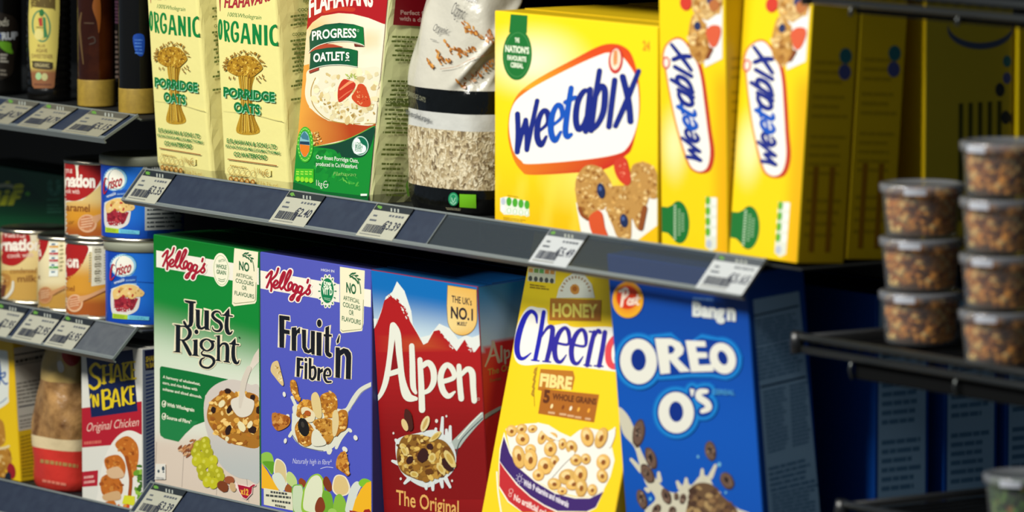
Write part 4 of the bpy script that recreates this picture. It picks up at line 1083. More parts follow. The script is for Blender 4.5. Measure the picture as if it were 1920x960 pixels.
A.poly([(470, 414), (582, 418), (586, 450), (528, 450), (534, 480), (590, 482), (594, 512), (540, 514), (546, 552), (625, 548), (630, 588), (502, 592)], W)
A.ell(680, 515, 72, 90, W, -22, 30); A.ell(680, 512, 26, 42, '0c2f88', -22, 22)
A.ell(418, 820, 100, 116, W, -4, 36); A.ell(418, 815, 40, 58, '0c2f88', -4, 26)
A.stroke([(588, 700), (550, 705), (548, 735), (590, 765), (600, 795), (565, 812)], [26, 34, 38, 38, 34, 26], W); A.poly([(495, 685), (522, 690), (512, 728), (503, 728)], W)
A.text('CEREAL', (620, 715), (748, 720), 28, '4a9ad4', .03)
A.build('brand_logo', ob)
A = Art(F, 1130, 500, 3.0)
def sun(x, y): return mixc('d83a1c', 'f0b028', smooth01((math.hypot((x-1178)/29, (y-562)/35))**2*0.9+0.25*(y-562)/35))
A.ell(145, 186, 87, 102, 'e8a824', 0, 32); A.ell(145, 184, 82, 97, sun, 0, 32); A.ell(143, 172, 62, 66, 'd23a1a', 0, 24)
A.stroke([(110, 220), (118, 165), (122, 130)], 15, 'f2dcc8'); A.stroke([(100, 140), (135, 122), (145, 150), (120, 180)], 13, 'f2dcc8'); A.stroke([(155, 180), (145, 205), (160, 212), (168, 190), (155, 180)], 11, 'f2dcc8'); A.stroke([(185, 178), (172, 185), (186, 200), (172, 212)], 10, 'f2dcc8'); A.stroke([(200, 160), (196, 205), (206, 212)], 10, 'f2dcc8'); A.stroke([(188, 180), (214, 176)], 8, 'f2dcc8')
A.build('maker_emblem', ob)
A = Art(F, 1130, 500, 3.0)
A.lines([(512, 168), (640, 178), (640, 196), (512, 188)], 1, '6f96cc', 3, .7); A.text('Bang', (508, 272), (692, 292), 78, 'd8dcd8', .06); A.text('n', (702, 296), (752, 300), 92, 'd8dcd8', .06)
A.build('corner_print', ob)
A = Art(Sd)
S4 = [(1397, 547), (1502, 537), (1549, 960), (1436, 985)]
A.poly([(1412, 562), (1498, 546), (1538, 962), (1443, 980)], '9cc4e6')
A.view(1130, 480, 2.0)
A.stroke([(566, 225), (735, 186)], 7, '24486e', cap=False); A.stroke([(592, 492), (762, 452)], 8, '24486e', cap=False)
for q, n, sd in (([(566, 240), (742, 205), (748, 300), (574, 340)], 7, 3), ([(576, 345), (750, 305), (756, 430), (586, 470)], 8, 4), ([(600, 505), (690, 485), (700, 720), (620, 745)], 16, 5), ([(700, 482), (768, 466), (785, 700), (712, 718)], 16, 6), ([(620, 790), (795, 745), (805, 850), (630, 890)], 5, 7), ([(632, 890), (808, 850), (815, 955), (640, 985)], 7, 8)):
    A.lines(q, n, '5a86ae', sd, .5, (.1, .3))
A.build('side_panel', ob)

# --- the boxes queued behind the front row
def behind(root, dy, label, dx=0.0, dz=0.0, only=('carton', 'top_flap', 'side_panel', 'front_panel')):
    return clone(root, (dx, dy, dz), label, None, only)
behind(jr, 0.073, 'second green cereal box, directly behind the green box with the bowl'); behind(jr, 0.146, 'third green cereal box, rearmost behind the green box with the bowl', 0.0)
behind(ff, 0.073, 'second violet cereal box, directly behind the violet box with the spoon'); behind(ff, 0.146, 'third violet cereal box, rearmost behind the violet box with the spoon', 0.0)
behind(al, 0.09, 'second red muesli box, directly behind the mountain-peak box'); behind(al, 0.175, 'third red muesli box, rearmost behind the mountain-peak box', 0.0)
p1 = on_x(1640, 800, 0.4555); p2 = on_x(1770, 800, 0.4555); p3 = on_x(1885, 800, 0.4555)
for i, (p, lab) in enumerate(((p1, 'second blue cereal box in the row, seen side-on below the granola tubs'), (p2, 'third blue cereal box in the side-on row behind the wire shelf'), (p3, 'last blue cereal box of the side-on row, at the right picture edge'))):
    r = thing('cereal_box', (0.36, p.y+0.03, BT), lab, 'cereal box', 'blue cereal boxes in the row behind')
    F2, S2, T2 = carton(r, (0.2478, p.y, BT), 0, 0.2078, 0.2800, 0.062, ('0b4aa6', '0b4aa6', '0d3a78'))
    A = Art(S2)
    P2 = lambda u, v: pix(S2.at(u, v))
    A.poly([P2(.004, .006), P2(.058, .006), P2(.058, .274), P2(.004, .274)], '9cc4e6')
    for j, (v0, v1, n) in enumerate(((.02, .09, 8), (.10, .15, 6), (.16, .21, 6), (.22, .265, 6))): A.lines([P2(.008, v1), P2(.054, v1), P2(.054, v0), P2(.008, v0)], n, '5a86ae', j+i*7, .5, (.15, .4))
    A.build('side_panel', r)
# ------------------------------------------------------------------ bags and boxes on the middle shelf
MT = -0.0039
def tapered_bag(root, o, lean, wb, wt, H, D, cols, mat, r=0.005, bulge=0.004, name='bag_body', seed=1, skew=0.0):
    """block-bottomed bag: rounded upright edges, flat front, sides puffed by bulge"""
    u, d, v = axes(lean); d = Vector((0, 1, 0)); o = Vector(o); rr = random.Random(seed); nz = 26; b = MB()
    front, side = hexc(cols[0]), hexc(cols[1]); ring = []
    def sect(W, puff):
        P = []; n = 5
        for k in range(9): P.append((r+(W-2*r)*k/8, 0.0, 0))
        for k in range(1, n+1):
            q = -math.pi/2+math.pi/2*k/n; P.append((W-r+r*math.cos(q), r+r*math.sin(q), 0 if k < 3 else 1))
        for k in range(1, 8): P.append((W+puff*math.sin(math.pi*k/8), r+(D-2*r)*k/8, 1))
        for k in range(0, n+1):
            q = math.pi/2*k/n; P.append((W-r+r*math.cos(q), D-r+r*math.sin(q), 1))
        for k in range(1, 8): P.append((W-r-(W-2*r)*k/8, D, 1))
        for k in range(0, n+1):
            q = math.pi/2+math.pi/2*k/n; P.append((r+r*math.cos(q), D-r+r*math.sin(q), 1))
        for k in range(1, 8): P.append((-puff*math.sin(math.pi*k/8), D-r-(D-2*r)*k/8, 1))
        for k in range(0, n): 
            q = math.pi+math.pi/2*k/n; P.append((r+r*math.cos(q), r+r*math.sin(q), 1 if k < 3 else 0))
        return P
    vs, cs = [], []
    for i in range(nz+1):
        t = i/nz; W = wb+(wt-wb)*t; off = (wb-W)*skew; zz = t*H
        ins = 0.0025*(1-min(1, zz/0.006))**2 if zz < 0.006 else 0
        for (a, e, k) in sect(W, bulge*math.sin(math.pi*min(1, t*1.1))):
            w = rr.uniform(-0.0006, 0.0006) if k else 0
            a2 = off+a+(ins if a < W/2 else -ins); e2 = e+(ins if e < D/2 else -ins)
            vs.append(o+u*(a2+w)+d*(e2+(w if k else 0))+v*zz); cs.append(side if k else front)
    n = len(vs)//(nz+1); fs = []
    for i in range(nz):
        for j in range(n): fs.append((i*n+j, i*n+(j+1) % n, (i+1)*n+(j+1) % n, (i+1)*n+j))
    fs += [tuple(range(n))[::-1], tuple(range(nz*n, nz*n+n))]
    b.add(vs, fs, cs); b.build(name, M[mat], root, cols=True, smooth=False)
    F = Plane(o, u, v); e = 0.0012
    F.ext = (0, 0, wb, H); off = (wb-wt)*skew
    F.clip = [pix(F.at(off+e, H)), pix(F.at(off+wt-e, H)), pix(F.at(wb-e, 0.003)), pix(F.at(e, 0.003))]; F.base = 1e-4
    sv = (u*(off+wt-wb)+v*H); S = Plane(o+u*(wb+bulge+0.0004), d, sv); S.ext = (0.006, 0.004, D-0.004, sv.length)
    S.clip = [pix(S.at(.006, sv.length)), pix(S.at(D-.004, sv.length)), pix(S.at(D-.004, .006)), pix(S.at(.006, .006))]
    return F, S

# --- pale paper bags of oats
ot = thing('oat_bag', (-0.3555, 0.006, MT), 'pale paper bag of porridge oats beside the green and red bag', 'oat bag', 'pale paper bags of oats')
F, S = tapered_bag(ot, (-0.4210, 0.006, MT), -3.1, 0.1205, 0.1085, 0.27, 0.066, ('e0d78c', 'dcd288'), 'paper', skew=0.0)
A = Art(F, 400, 0, 7.382)
GR = '0d7a38'
A.poly([(80, -40), (103, -30), (100, 155), (92, 155)], '96282a')
A.text('FLAHAVANS', (150, 100), (800, -5), 150, 'a02a34', .04, up=(0.1, -1), arc=-38)
A.text('100%Wholegrain', (195, 225), (660, 270), 60, '4c7f3e', .0, up=(0.25, -1))
A.glyph_set([('s', [(96, 275), (115, 350), (112, 480), (97, 540), (82, 470), (80, 350)], 26, True),
    ('s', [(155, 290), (172, 560)], 30), ('s', [(165, 300), (205, 320), (210, 400), (172, 435)], 26), ('s', [(178, 430), (218, 570)], 28),
    ('s', [(338, 380), (325, 320), (290, 310), (262, 370), (262, 500), (295, 570), (335, 545), (338, 470), (310, 465)], 34),
    ('p', [(420, 318), (470, 325), (522, 612), (480, 608), (470, 540), (422, 535), (410, 600), (378, 598)]),
    ('p', [(540, 325), (585, 335), (632, 490), (632, 340), (668, 345), (668, 625), (632, 620), (585, 470), (585, 612), (545, 608)]),
    ('p', [(702, 345), (748, 350), (752, 630), (708, 628)]),
    ('s', [(905, 430), (895, 375), (850, 360), (805, 410), (800, 520), (825, 600), (880, 615), (915, 570)], [44, 44, 40, 42, 44, 44, 44, 44])], GR)
A.poly([(425, 490), (465, 495), (445, 380)], 'e0d78c')
A.view(400, 120, 7.382)
A.poly(catmull([(365, 150), (540, 150), (575, 170), (535, 350), (560, 700), (640, 950), (330, 950), (375, 690), (378, 400), (355, 230)], True), 'b28a26')
rg = random.Random(3)
for i in range(40):
    x = rg.uniform(375, 545); s_ = (x-455)/90
    A.stroke([(455+s_*95, 160), (458+s_*75, 350), (462+s_*85, 640), (480+s_*rg.uniform(120, 165), rg.uniform(900, 960))], rg.uniform(4, 9), rg.choice(('8a6016', 'd0a83a', 'a47a1e', 'dcbc54')), cap=False, sub=3)
head = [(215, 100), (200, 20), (250, -60), (340, -100), (460, -120), (570, -90), (650, -20), (690, 60), (620, 130), (540, 180), (420, 160), (330, 160)]
A.poly(catmull(head, True), 'ab7f22')
A.scatter(head, 130, (9, 24), ('caa238', '94691a', 'dcb850', 'b08422', '7a5212'), 6, (.4, .6), .2)
for i in range(26):
    q = math.pi*(-0.12-0.95*i/25)*1.15+0.35; x, y = 440+math.cos(q)*rg.uniform(235, 290), 20+math.sin(q)*rg.uniform(150, 200)
    for k in range(3): A.ell(x+rg.uniform(-16, 16), y+rg.uniform(-20, 20), 16, 7, rg.choice(('94691a', 'a47a2a', '7e561a')), math.degrees(q)+rg.uniform(-50, 50), 8)
for x, y in ((720, 210), (700, 160), (650, 240), (620, 200), (660, 180), (240, 190), (300, 190)): A.ell(x, y, 24, 9, '8a6020', 70+rg.uniform(-30, 30), 8)
A.view(400, 0, 7.382)
A.build('front_print', ot, 'paper')
A = Art(F, 400, 120, 7.382, over=True)
for dx, dy, c in ((10, 14, '8cc8a0'), (0, 0, '0b6e38')):
    A.text('PORRIDGE', (158+dx, 440+dy), (866+dx, 515+dy), 128, c, .045); A.text('OATS', (302+dx, 650+dy), (664+dx, 692+dy), 132, c, .045)
A.build('product_name', ot, 'paper')
A = Art(F, 400, 235, 7.382)
A.text('E.FLAHAVAN & SONS LTD', (205, 235), (890, 325), 60, '2c7a3c', .02); A.text('KILNACRANGA MILLS,KILMACTHOMAS', (190, 300), (940, 405), 44, '3c8248', .015); A.text('CO.WATERFORD', (300, 420), (758, 472), 62, '2c7a3c', .025)
A.stroke([(220, 465), (895, 556)], 12, '9a5a2c', smooth=False)
A.text('1kg', (628, 660), (718, 685), 78, 'a07424', -.005); A.ring(765, 655, 38, 52, 9, 'a07424'); A.poly([(770, 610), (815, 610), (815, 700), (790, 700), (780, 660)], 'e0d78c'); A.stroke([(740, 655), (790, 658)], 8, 'a07424')
A.text('(1Lb 3½ oz)', (640, 825), (915, 868), 66, 'a88434', .0)
A.stroke([(588, 580), (592, 660), (630, 810)], 5, 'a88434')
for k in range(5):
    x = 262+k*76; y = 738+k*10; A.ell(x, y, 30, 34, 'a06a28', 0, 14); A.text('%', (x-14, y+14), (x+14, y+16), 28, 'dccb80', .02); A.ring(x-6+k*2, y-122+k*2, 38, 44, 5, 'b08c40')
A.lines([(250, 540), (510, 580), (510, 600), (250, 560)], 1, 'b08c40', 3, .6); A.lines([(240, 660), (560, 700), (560, 725), (240, 685)], 1, 'b89a50', 4, .6)
A.build('maker_address', ot, 'paper')
A = Art(F, 400, 120, 7.382)
A.stroke([(145, 640), (560, 690), (900, 775), (1080, 795)], [3, 5, 8, 12], 'cfc67e', cap=False)  # thin darker line paints the fold's shading on the paper
A.build('crease_shading', ot, 'paper')
A = Art(S, 540, 0, 2.4)
TD = '6e7a3c'
for (t, x, y, w, h) in (('PERFECT', 68, 12, 42, 14), ('COOK', 44, 52, 60, 13), ('COOKING', 20, 162, 70, 14)): A.text(t, (x, y), (x+w, y-6), h, TD, .03)
for (y, n) in ((66, 3), (176, 4), (236, 5), (360, 2), (440, 1)): A.lines([(10, y), (95, y-12), (95, y-12+n*19), (10, y+n*19)], n, TD, y, .5, (.1, .25), .3)
A.build('side_print', ot, 'paper')
o1 = clone(ot, (0, 0, 0), 'pale paper bag of porridge oats at the left end of the shelf')
o1.location = (-0.4980, 0.0106, MT); o1.rotation_euler.z = math.radians(-4.5); o1.rotation_euler.x = math.radians(0.4)

# --- green and red printed bag
pg = thing('oat_bag', (-0.228, 0.04, MT), 'green and red printed bag of oats with a porridge bowl and strawberries', 'oat bag')
F, S = tapered_bag(pg, (-0.2956, 0.006, MT), 6.0, 0.1350, 0.1390, 0.245, 0.072, ('e8d6b4', 'dcdea0'), 'film', r=0.004, bulge=0.003, seed=3)
A = Art(F, 545, 0, 6.859)
def pbg(x, y):
    c = mixc('e6c9a0', 'e9dcc4', smooth01((x-600)/90)); k = max(0, 1-math.hypot((x-697)/16, (y-75)/30)); c = mixc(c, 'e0a53c', .8*k)
    k = max(0, 1-math.hypot((x-592)/22, (y-50)/20)); c = mixc(c, 'e0a53c', .7*k); return c
q = [(x/6.859+545, y/6.859) for x, y in ((-80, 100), (1300, 100), (1250, 1760), (-80, 1760))]
A.s.clip, kc = None, A.s.clip
for i in range(10):
    for j in range(12):
        x0, x1, y0, y1 = 30+i*120, 150+i*120, 120+j*75, 195+j*75; A.s.clip = kc; A.s.layer -= A.s.step
        A.poly([(x0, y0), (x1, y0), (x1, y1), (x0, y1)], pbg)
A.s.layer += A.s.step
A.poly([(150, -200), (1350, -200), (1290, 330), (1185, 305), (1000, 230), (800, 180), (620, 168), (400, 205), (280, 290), (190, 410), (150, 410)], 'a3161c')
A.poly(catmull([(420, 110), (620, 90), (820, 100), (800, 150), (620, 140), (440, 170)], True), 'b8321f')
A.text('FLAHAVANS', (235, 220), (1060, 85), 260, 'efe4d4', .035, arc=75)
A.view(545, 120, 6.859)
A.poly([(160, 20), (240, 0), (245, 160), (200, 330), (240, 560), (480, 730), (740, 770), (1090, 770), (1090, 800), (780, 955), (400, 1040), (60, 1100), (110, 700), (140, 300)], lambda x, y: mixc('d8963c', 'a83e16', smooth01((x-560)/90+0.0*(y-200))))
A.poly(catmull([(240, 70), (560, 20), (900, 50), (1150, 60), (1110, 400), (1090, 765), (740, 765), (470, 720), (270, 580), (190, 420), (200, 220)], True), 'dcd6bc')
A.stroke([(320, 180), (265, 330), (280, 500), (370, 630), (500, 720), (720, 765), (1090, 768)], 12, 'a8863c')
porr = [(330, 200), (560, 110), (900, 70), (1140, 80), (1100, 600), (1080, 750), (760, 740), (520, 690), (360, 590), (290, 450), (280, 320)]
A.scatter(porr, 90, (22, 60), ('e0d4ac', 'd4c69a', 'e8dfc0', 'c6b07a', 'ddd0a4'), 4, (.5, .9), .3); A.scatter([(330, 440), (1090, 540), (1080, 740), (560, 690), (360, 580)], 40, (10, 26), ('b89c5c', 'e8dcb4', 'a88848'), 5, (.5, .9), .3)
A.poly(catmull([(680, 200), (760, 210), (835, 250), (820, 320), (740, 420), (640, 490), (610, 440), (620, 300)], True), 'b8321e'); A.stroke([(640, 330), (760, 240), (810, 230)], [20, 34, 14], 'dc8a5c'); A.stroke([(630, 450), (720, 380), (800, 330)], [10, 16, 8], 'd06a4a')
A.poly(catmull([(880, 260), (950, 270), (1000, 370), (1035, 500), (1000, 550), (900, 540), (820, 480), (790, 420), (840, 340)], True), 'c04420'); A.scatter([(860, 300), (950, 320), (1020, 500), (900, 530), (820, 440)], 24, (6, 12), ('e0a06a', '982c14'), 7, (.4, .7))
A.scatter([(720, 130), (850, 130), (840, 200), (740, 190)], 14, (14, 30), ('8ea04a', 'a8b45c'), 8, (.2, .4))
A.poly([(60, 1040), (300, 1060), (620, 1040), (860, 980), (1090, 790), (1075, 1850), (-100, 1850)], '12812c')
A.view(545, 240, 6.4)
A.poly(catmull([(285, 225), (430, 205), (600, 170), (800, 85), (1000, -20), (990, 150), (900, 330), (760, 360), (600, 340), (520, 260)], True), '123f2c')
A.stroke([(285, 222), (430, 203), (600, 168), (800, 84), (1000, -22)], 9, '6ca83c')
A.scatter([(300, 240), (700, 360), (760, 600), (500, 620), (320, 560), (300, 400)], 36, (30, 70), ('16862c', '1e9230', '0f7428'), 4, (.4, .8))
A.scatter([(520, 520), (780, 560), (820, 700), (600, 640)], 16, (14, 40), ('4aa43c', '6ab848', '2c9434'), 5, (.2, .4), .2, None)
A.poly([(20, 640), (400, 760), (950, 820), (950, 900), (10, 860)], '0b5a26')
A.scatter([(130, 50), (330, 40), (380, 170), (280, 200)], 46, (10, 20), ('b88a3c', 'd8b468', '8a5a22', 'e4cc90'), 6, (.5, .9))
A.build('front_print', pg, 'film')
A = Art(F, 545, 0, 6.859, over=True)
for pts in ([(255, 640), (250, 480), (280, 385), (450, 315), (640, 295), (820, 312), (942, 350), (955, 590), (900, 560), (750, 530), (560, 535), (400, 570), (300, 620), (235, 685)], [(265, 665), (330, 640), (480, 615), (640, 612), (760, 625), (870, 650), (865, 860), (700, 835), (520, 835), (380, 858), (250, 905)]):
    A.poly(pts, lambda x, y: mixc('0c4a34', '0f6e30', smooth01((x-660)/22)))
A.poly([(235, 685), (300, 620), (430, 560), (560, 570), (690, 605), (480, 615), (330, 640)], 'a8442a'); A.poly([(825, 560), (830, 598), (945, 600), (955, 590)], '6a2c1c'); A.poly([(245, 905), (370, 865), (370, 900), (250, 945)], '94382a')
A.stroke([(240, 680), (300, 622), (400, 572), (560, 537), (750, 532), (900, 562), (955, 592)], 8, 'dfe4d0'); A.stroke([(250, 903), (380, 858), (520, 836), (700, 836), (865, 862)], 8, 'dfe4d0')
A.text('PROGRESS', (285, 520), (855, 485), 118, 'f0ece0', .025, arc=18); A.ring(878, 395, 12, 18, 5, 'a8c8a8'); A.text('OATLET', (302, 800), (705, 775), 112, 'f0ece0', .03, arc=8); A.text('S', (720, 752), (765, 750), 78, 'f0ece0', .03); A.stroke([(715, 782), (740, 772), (765, 780)], 9, 'f0ece0')
A.build('name_banner', pg, 'film')
A = Art(F, 545, 240, 6.4, over=True)
W2 = 'd4e2cc'
A.text('Our finest Porridge Oats,', (315, 370), (825, 418), 50, W2, .015); A.text('produced in Co.Waterford.', (315, 452), (815, 488), 50, W2, .015); A.text('1kg', (318, 690), (392, 712), 74, W2, .0); A.ring(432, 678, 30, 44, 8, W2); A.stroke([(412, 678), (455, 680)], 7, W2); A.poly([(445, 640), (470, 640), (470, 668), (445, 668)], '12702a')
A.text('Flahavan', (520, 570), (790, 580), 46, '8cc46a', -.01, up=(.3, -1))
A.poly([(850, 790), (930, 790), (925, 815), (850, 815)], 'dfe8dc'); A.lines([(855, 815), (930, 815), (925, 835), (855, 835)], 1, '0a4a22', 3)
A.build('printed_text', pg, 'film')
A = Art(F, 545, 240, 6.4, over=True)
A.ell(185, 200, 96, 215, '3ea52c', 0, 32); A.ell(178, 195, 68, 165, '2c8a2c', 0, 28); A.ell(180, 195, 62, 155, '7fb0b8', 0, 28)
A.poly([(122, 160), (235, 165), (240, 205), (120, 195)], '1c3a52'); A.poly([(120, 195), (240, 210), (235, 280), (195, 345), (165, 345), (125, 270)], 'd8761e'); A.poly([(132, 100), (175, 40), (225, 100), (228, 150), (150, 130)], '3c7488')
for i in range(24):
    q = 2*math.pi*i/24; A.ell(185+82*math.cos(q), 200+190*math.sin(q), 7, 12, '8fd45c', math.degrees(q), 8)
A.build('origin_badge', pg, 'film')
A = Art(F, 545, 240, 6.4, over=True)
A.ell(848, 215, 100, 116, 'b8d4c8', 0, 32); A.ell(848, 215, 90, 106, '0f6448', 0, 32)
A.poly(catmull([(775, 300), (765, 190), (790, 130), (830, 130), (865, 190), (910, 220), (915, 270), (870, 305)], True), 'e4ebe4'); A.text('LOVE', (785, 205), (860, 212), 40, '2c7a5c', .02); A.text('IRISH', (785, 245), (875, 248), 40, '2c7a5c', .03); A.text('FOOD', (785, 285), (868, 284), 38, '2c7a5c', .02)
A.build('food_badge', pg, 'film')
A = Art(F, 545, 240, 6.4, over=True)
A.poly([(75, 488), (290, 492), (290, 650), (260, 652), (60, 630)], '3fae24')
for k in range(4): A.ell(100+k*52, 612+k*6, 24, 32, '8fcf2c', 0, 12); A.lines([(80+k*52, 510), (118+k*52, 512), (118+k*52, 570), (80+k*52, 566)], 2, 'a4d848', k, .5, (.4, .6))
A.build('nutrition_marks', pg, 'film')
A = Art(S, 545, 0, 6.859)
A.poly([(1200, -300), (2100, -300), (2100, 370), (1660, 338), (1280, 318), (1190, 310)], '8a0e1c')
A.text('Perfect for', (1412, 185), (1790, 200), 58, 'c89a90', .03); A.text('with a difference', (1398, 262), (1960, 300), 58, 'c89a90', .03)
G2 = '6b7a34'
A.build('side_band', pg, 'film')
A = Art(S, 545, 120, 6.859)
for (x0, y, n, sd) in ((1300, -380, 4, 1), (1300, -200, 3, 2), (1230, 190, 6, 4), (1150, 500, 7, 5)): A.lines([(x0, y), (1660, y+10), (1640, y+10+n*58), (x0-30, y+n*58)], n, G2, sd, .42, (.08, .2), .2)
A.text('COOK IN THE', (1222, 500), (1500, 505), 36, '55662a', .04)
A.view(545, 240, 6.4)
for (x0, y, n, sd) in ((1090, 170, 3, 6), (1075, 400, 2, 7), (1110, 540, 5, 8)): A.lines([(x0, y), (1400, y+10), (1390, y+10+n*58), (x0-20, y+n*58)], n, G2, sd, .42, (.08, .2), .2)
A.stroke([(1405, 640), (1395, 700), (1430, 860)], [10, 26, 40], '74a83c')
A.build('side_print', pg, 'film')

# --- clear bag of oats with black bands
cb = thing('oat_bag', (-0.066, 0.052, MT), 'clear plastic bag of rolled oats with black bands and a printed oat ear', 'oat bag')
BX, BY = -0.0665, 0.0525
def bag_pt(q, z):
    t = z/0.25; a = 0.066; bb = 0.040
    s = 1.0 if z > 0.02 else 1-0.10*(1-z/0.02)**2
    k = smooth01((z-0.11)/0.16); s *= 1-0.34*k
    c, d = math.cos(q), math.sin(q); e = 2/2.5
    x = BX+0.018*k+a*s*math.copysign(abs(c)**e, c); y = BY+0.004*k+bb*s*math.copysign(abs(d)**e, d)
    w = 0.0016*math.sin(5*q+z*60)*math.sin(3*q-z*25)*smooth01((z-0.02)/0.06)+0.0035*k*math.sin(4*q+z*90+1.0)
    if z > 0.112:                                       # the slack top folds over along a slanting ridge
        g = (q+0.611-(-0.45+1.40*(z-0.125)/0.075)+math.pi) % (2*math.pi)-math.pi; f = smooth01((z-0.112)/0.02)
        w += f*(0.0050*math.exp(-(g/0.13)**2)-(0.0045 if 0 < g < 1.3 else 0.0)*smooth01(g/0.3)*smooth01((1.3-g)/0.4)+0.0022*math.exp(-((g-0.75)/0.10)**2))
    return Vector((x+w*c, y+w*d, MT+z))
def bag_band(z0, z1, n, col, name, mat, smooth=True):
    b = MB(); m = 180; vs = []; cs = []
    for i in range(n+1):
        z = z0+(z1-z0)*i/n
        for j in range(m): vs.append(bag_pt(2*math.pi*j/m, z)); cs.append(hexc(col))
    fs = [(i*m+j, i*m+(j+1) % m, (i+1)*m+(j+1) % m, (i+1)*m+j) for i in range(n) for j in range(m)]
    if z0 == 0: fs.append(tuple(range(m))[::-1])
    if z1 > 0.24: fs.append(tuple(range(n*m, n*m+m)))
    b.add(vs, fs, cs); o = b.build(name, M[mat], cb, smooth=smooth, cols=True); return o, b
def oats_material():
    m = bpy.data.materials.new('rolled_oats'); m.use_nodes = True; nt = m.node_tree; p = nt.nodes['Principled BSDF']; p.inputs['Roughness'].default_value = 0.45
    tc = nt.nodes.new('ShaderNodeTexCoord'); mp = nt.nodes.new('ShaderNodeMapping'); mp.inputs['Scale'].default_value = (1, 1, 0.75); mp.inputs['Rotation'].default_value = (0.3, 0.2, 0.5)
    n = nt.nodes.new('ShaderNodeTexNoise'); n.inputs['Scale'].default_value = 150; ad = nt.nodes.new('ShaderNodeMixRGB'); ad.inputs[0].default_value = 0.012
    vo = nt.nodes.new('ShaderNodeTexVoronoi'); vo.inputs['Scale'].default_value = 330
    r = nt.nodes.new('ShaderNodeValToRGB'); E = r.color_ramp.elements; E[0].position = 0.0; E[0].color = (*hexc('6f5d42'), 1); E[1].position = 1.0; E[1].color = (*hexc('d8cdb0'), 1)
    e = E.new(0.3); e.color = (*hexc('a8946e'), 1); e = E.new(0.6); e.color = (*hexc('c0b08c'), 1)
    sep = nt.nodes.new('ShaderNodeSeparateColor')
    nt.links.new(tc.outputs['Object'], mp.inputs['Vector']); nt.links.new(mp.outputs[0], ad.inputs[1]); nt.links.new(mp.outputs[0], n.inputs['Vector']); nt.links.new(n.outputs['Color'], ad.inputs[2])
    nt.links.new(ad.outputs[0], vo.inputs['Vector']); nt.links.new(vo.outputs['Color'], sep.inputs[0]); nt.links.new(sep.outputs[0], r.inputs['Fac'])
    nt.links.new(r.outputs[0], p.inputs['Base Color'])
    bp = nt.nodes.new('ShaderNodeBump'); bp.inputs['Strength'].default_value = 0.6; bp.inputs['Distance'].default_value = 0.0015; nt.links.new(vo.outputs['Distance'], bp.inputs['Height']); nt.links.new(bp.outputs[0], p.inputs['Normal'])
    return m
M['oats'] = oats_material()
M['bagfilm'] = principled('glossy_bag_film', rough=0.22, spec=0.5, attr=True, bump=(40, 0.5, 0.004))
M['blackfilm'] = principled('glossy_black_film', '0a0b0a', rough=0.12, spec=0.6, bump=(45, 0.6, 0.004))
bag_band(0, 0.0245, 8, '0c0d0c', 'black_base', 'blackfilm'); o, _ = bag_band(0.0245, 0.0800, 20, 'c8b48c', 'oats_window', 'oats'); o['kind'] = 'stuff'
o, bw = bag_band(0.0800, 0.0960, 8, 'c6c6c0', 'pale_band', 'bagfilm'); o, bk = bag_band(0.0960, 0.1180, 10, '0a0b0a', 'black_band', 'blackfilm'); o, bt = bag_band(0.1180, 0.2500, 60, 'c2beb0', 'upper_film', 'bagfilm')
_, b0 = MB(), MB()
for i in range(81):
    for j in range(180): b0.v.append(bag_pt(2*math.pi*j/180, 0.25*i/80))
b0.f = [(i*180+j, i*180+(j+1) % 180, (i+1)*180+(j+1) % 180, (i+1)*180+j) for i in range(80) for j in range(180)]
K = Skin(b0, 5.0, 4e-4, 1.5e-5)
A = Art(K, 755, 0, 6.4)
ear = ('b8782c', '9a5a1c', 'c88e44', 'a86a28', '7e4a18')
for reg, n, sd in (([(720, 240), (760, 260), (900, 370), (880, 420), (740, 380)], 22, 1), ([(490, 480), (700, 590), (880, 560), (890, 650), (700, 680), (560, 640)], 46, 2), ([(880, 400), (1000, 350), (1090, 400), (1090, 530), (960, 500)], 26, 3), ([(420, 580), (520, 740), (480, 780), (430, 680)], 14, 4), ([(300, 700), (400, 780), (380, 820), (320, 790)], 12, 5), ([(560, 680), (590, 700), (580, 760), (545, 720)], 6, 6), ([(660, 960), (860, 850), (1080, 700), (1090, 800), (900, 950), (760, 1080)], 44, 7)):
    A.scatter(reg, n, (14, 30), ear, sd, (.3, .6), .25, (30, 80))
A.stroke([(480, 830), (700, 790), (900, 690), (1100, 560)], 6, 'b0846a')
A.build('ear_print', cb, 'film')
A = Art(K, 755, 0, 6.4)
A.text('WHOLEGRAIN', (700, -20), (880, 40), 70, '34363a', .0, up=(.35, -1)); A.text('Organic', (605, 165), (740, 235), 150, '2c2e34', -.01, up=(.35, -1)); A.text('Organic', (385, 375), (560, 410), 90, '2c2e34', -.01, up=(.4, -1)); A.lines([(360, 465), (450, 490), (450, 505), (360, 480)], 1, '6a6a6a', 3)
A.build('bag_lettering', cb, 'film')
A = Art(K, 755, 140, 6.858)
A.text('PORRIDGE OATS', (85, 255), (325, 355), 62, '8a8a70', .0, up=(.05, -1)); A.text('100% certified organic', (60, 500), (385, 605), 62, '55585a', .015, up=(.05, -1))
A.build('band_lettering', cb, 'film')
A = Art(K, 755, 270, 6.4)
A.ell(632, 655, 58, 76, '1f8a5a', 0, 24); A.stroke([(612, 640), (630, 690), (655, 640)], 9, 'a8d8bc'); A.ring(632, 650, 40, 54, 5, '7cc49c'); A.stroke([(600, 690), (632, 715), (665, 690)], 8, 'a8d8bc'); A.lines([(540, 745), (740, 760), (735, 790), (560, 775)], 2, '8a8468', 3, .5)
A.build('vegan_mark', cb, 'film')
A = Art(K, 755, 270, 6.4); A.poly([(702, 598), (888, 604), (888, 755), (702, 745)], '6cb41e'); A.build('organic_mark', cb, 'film')

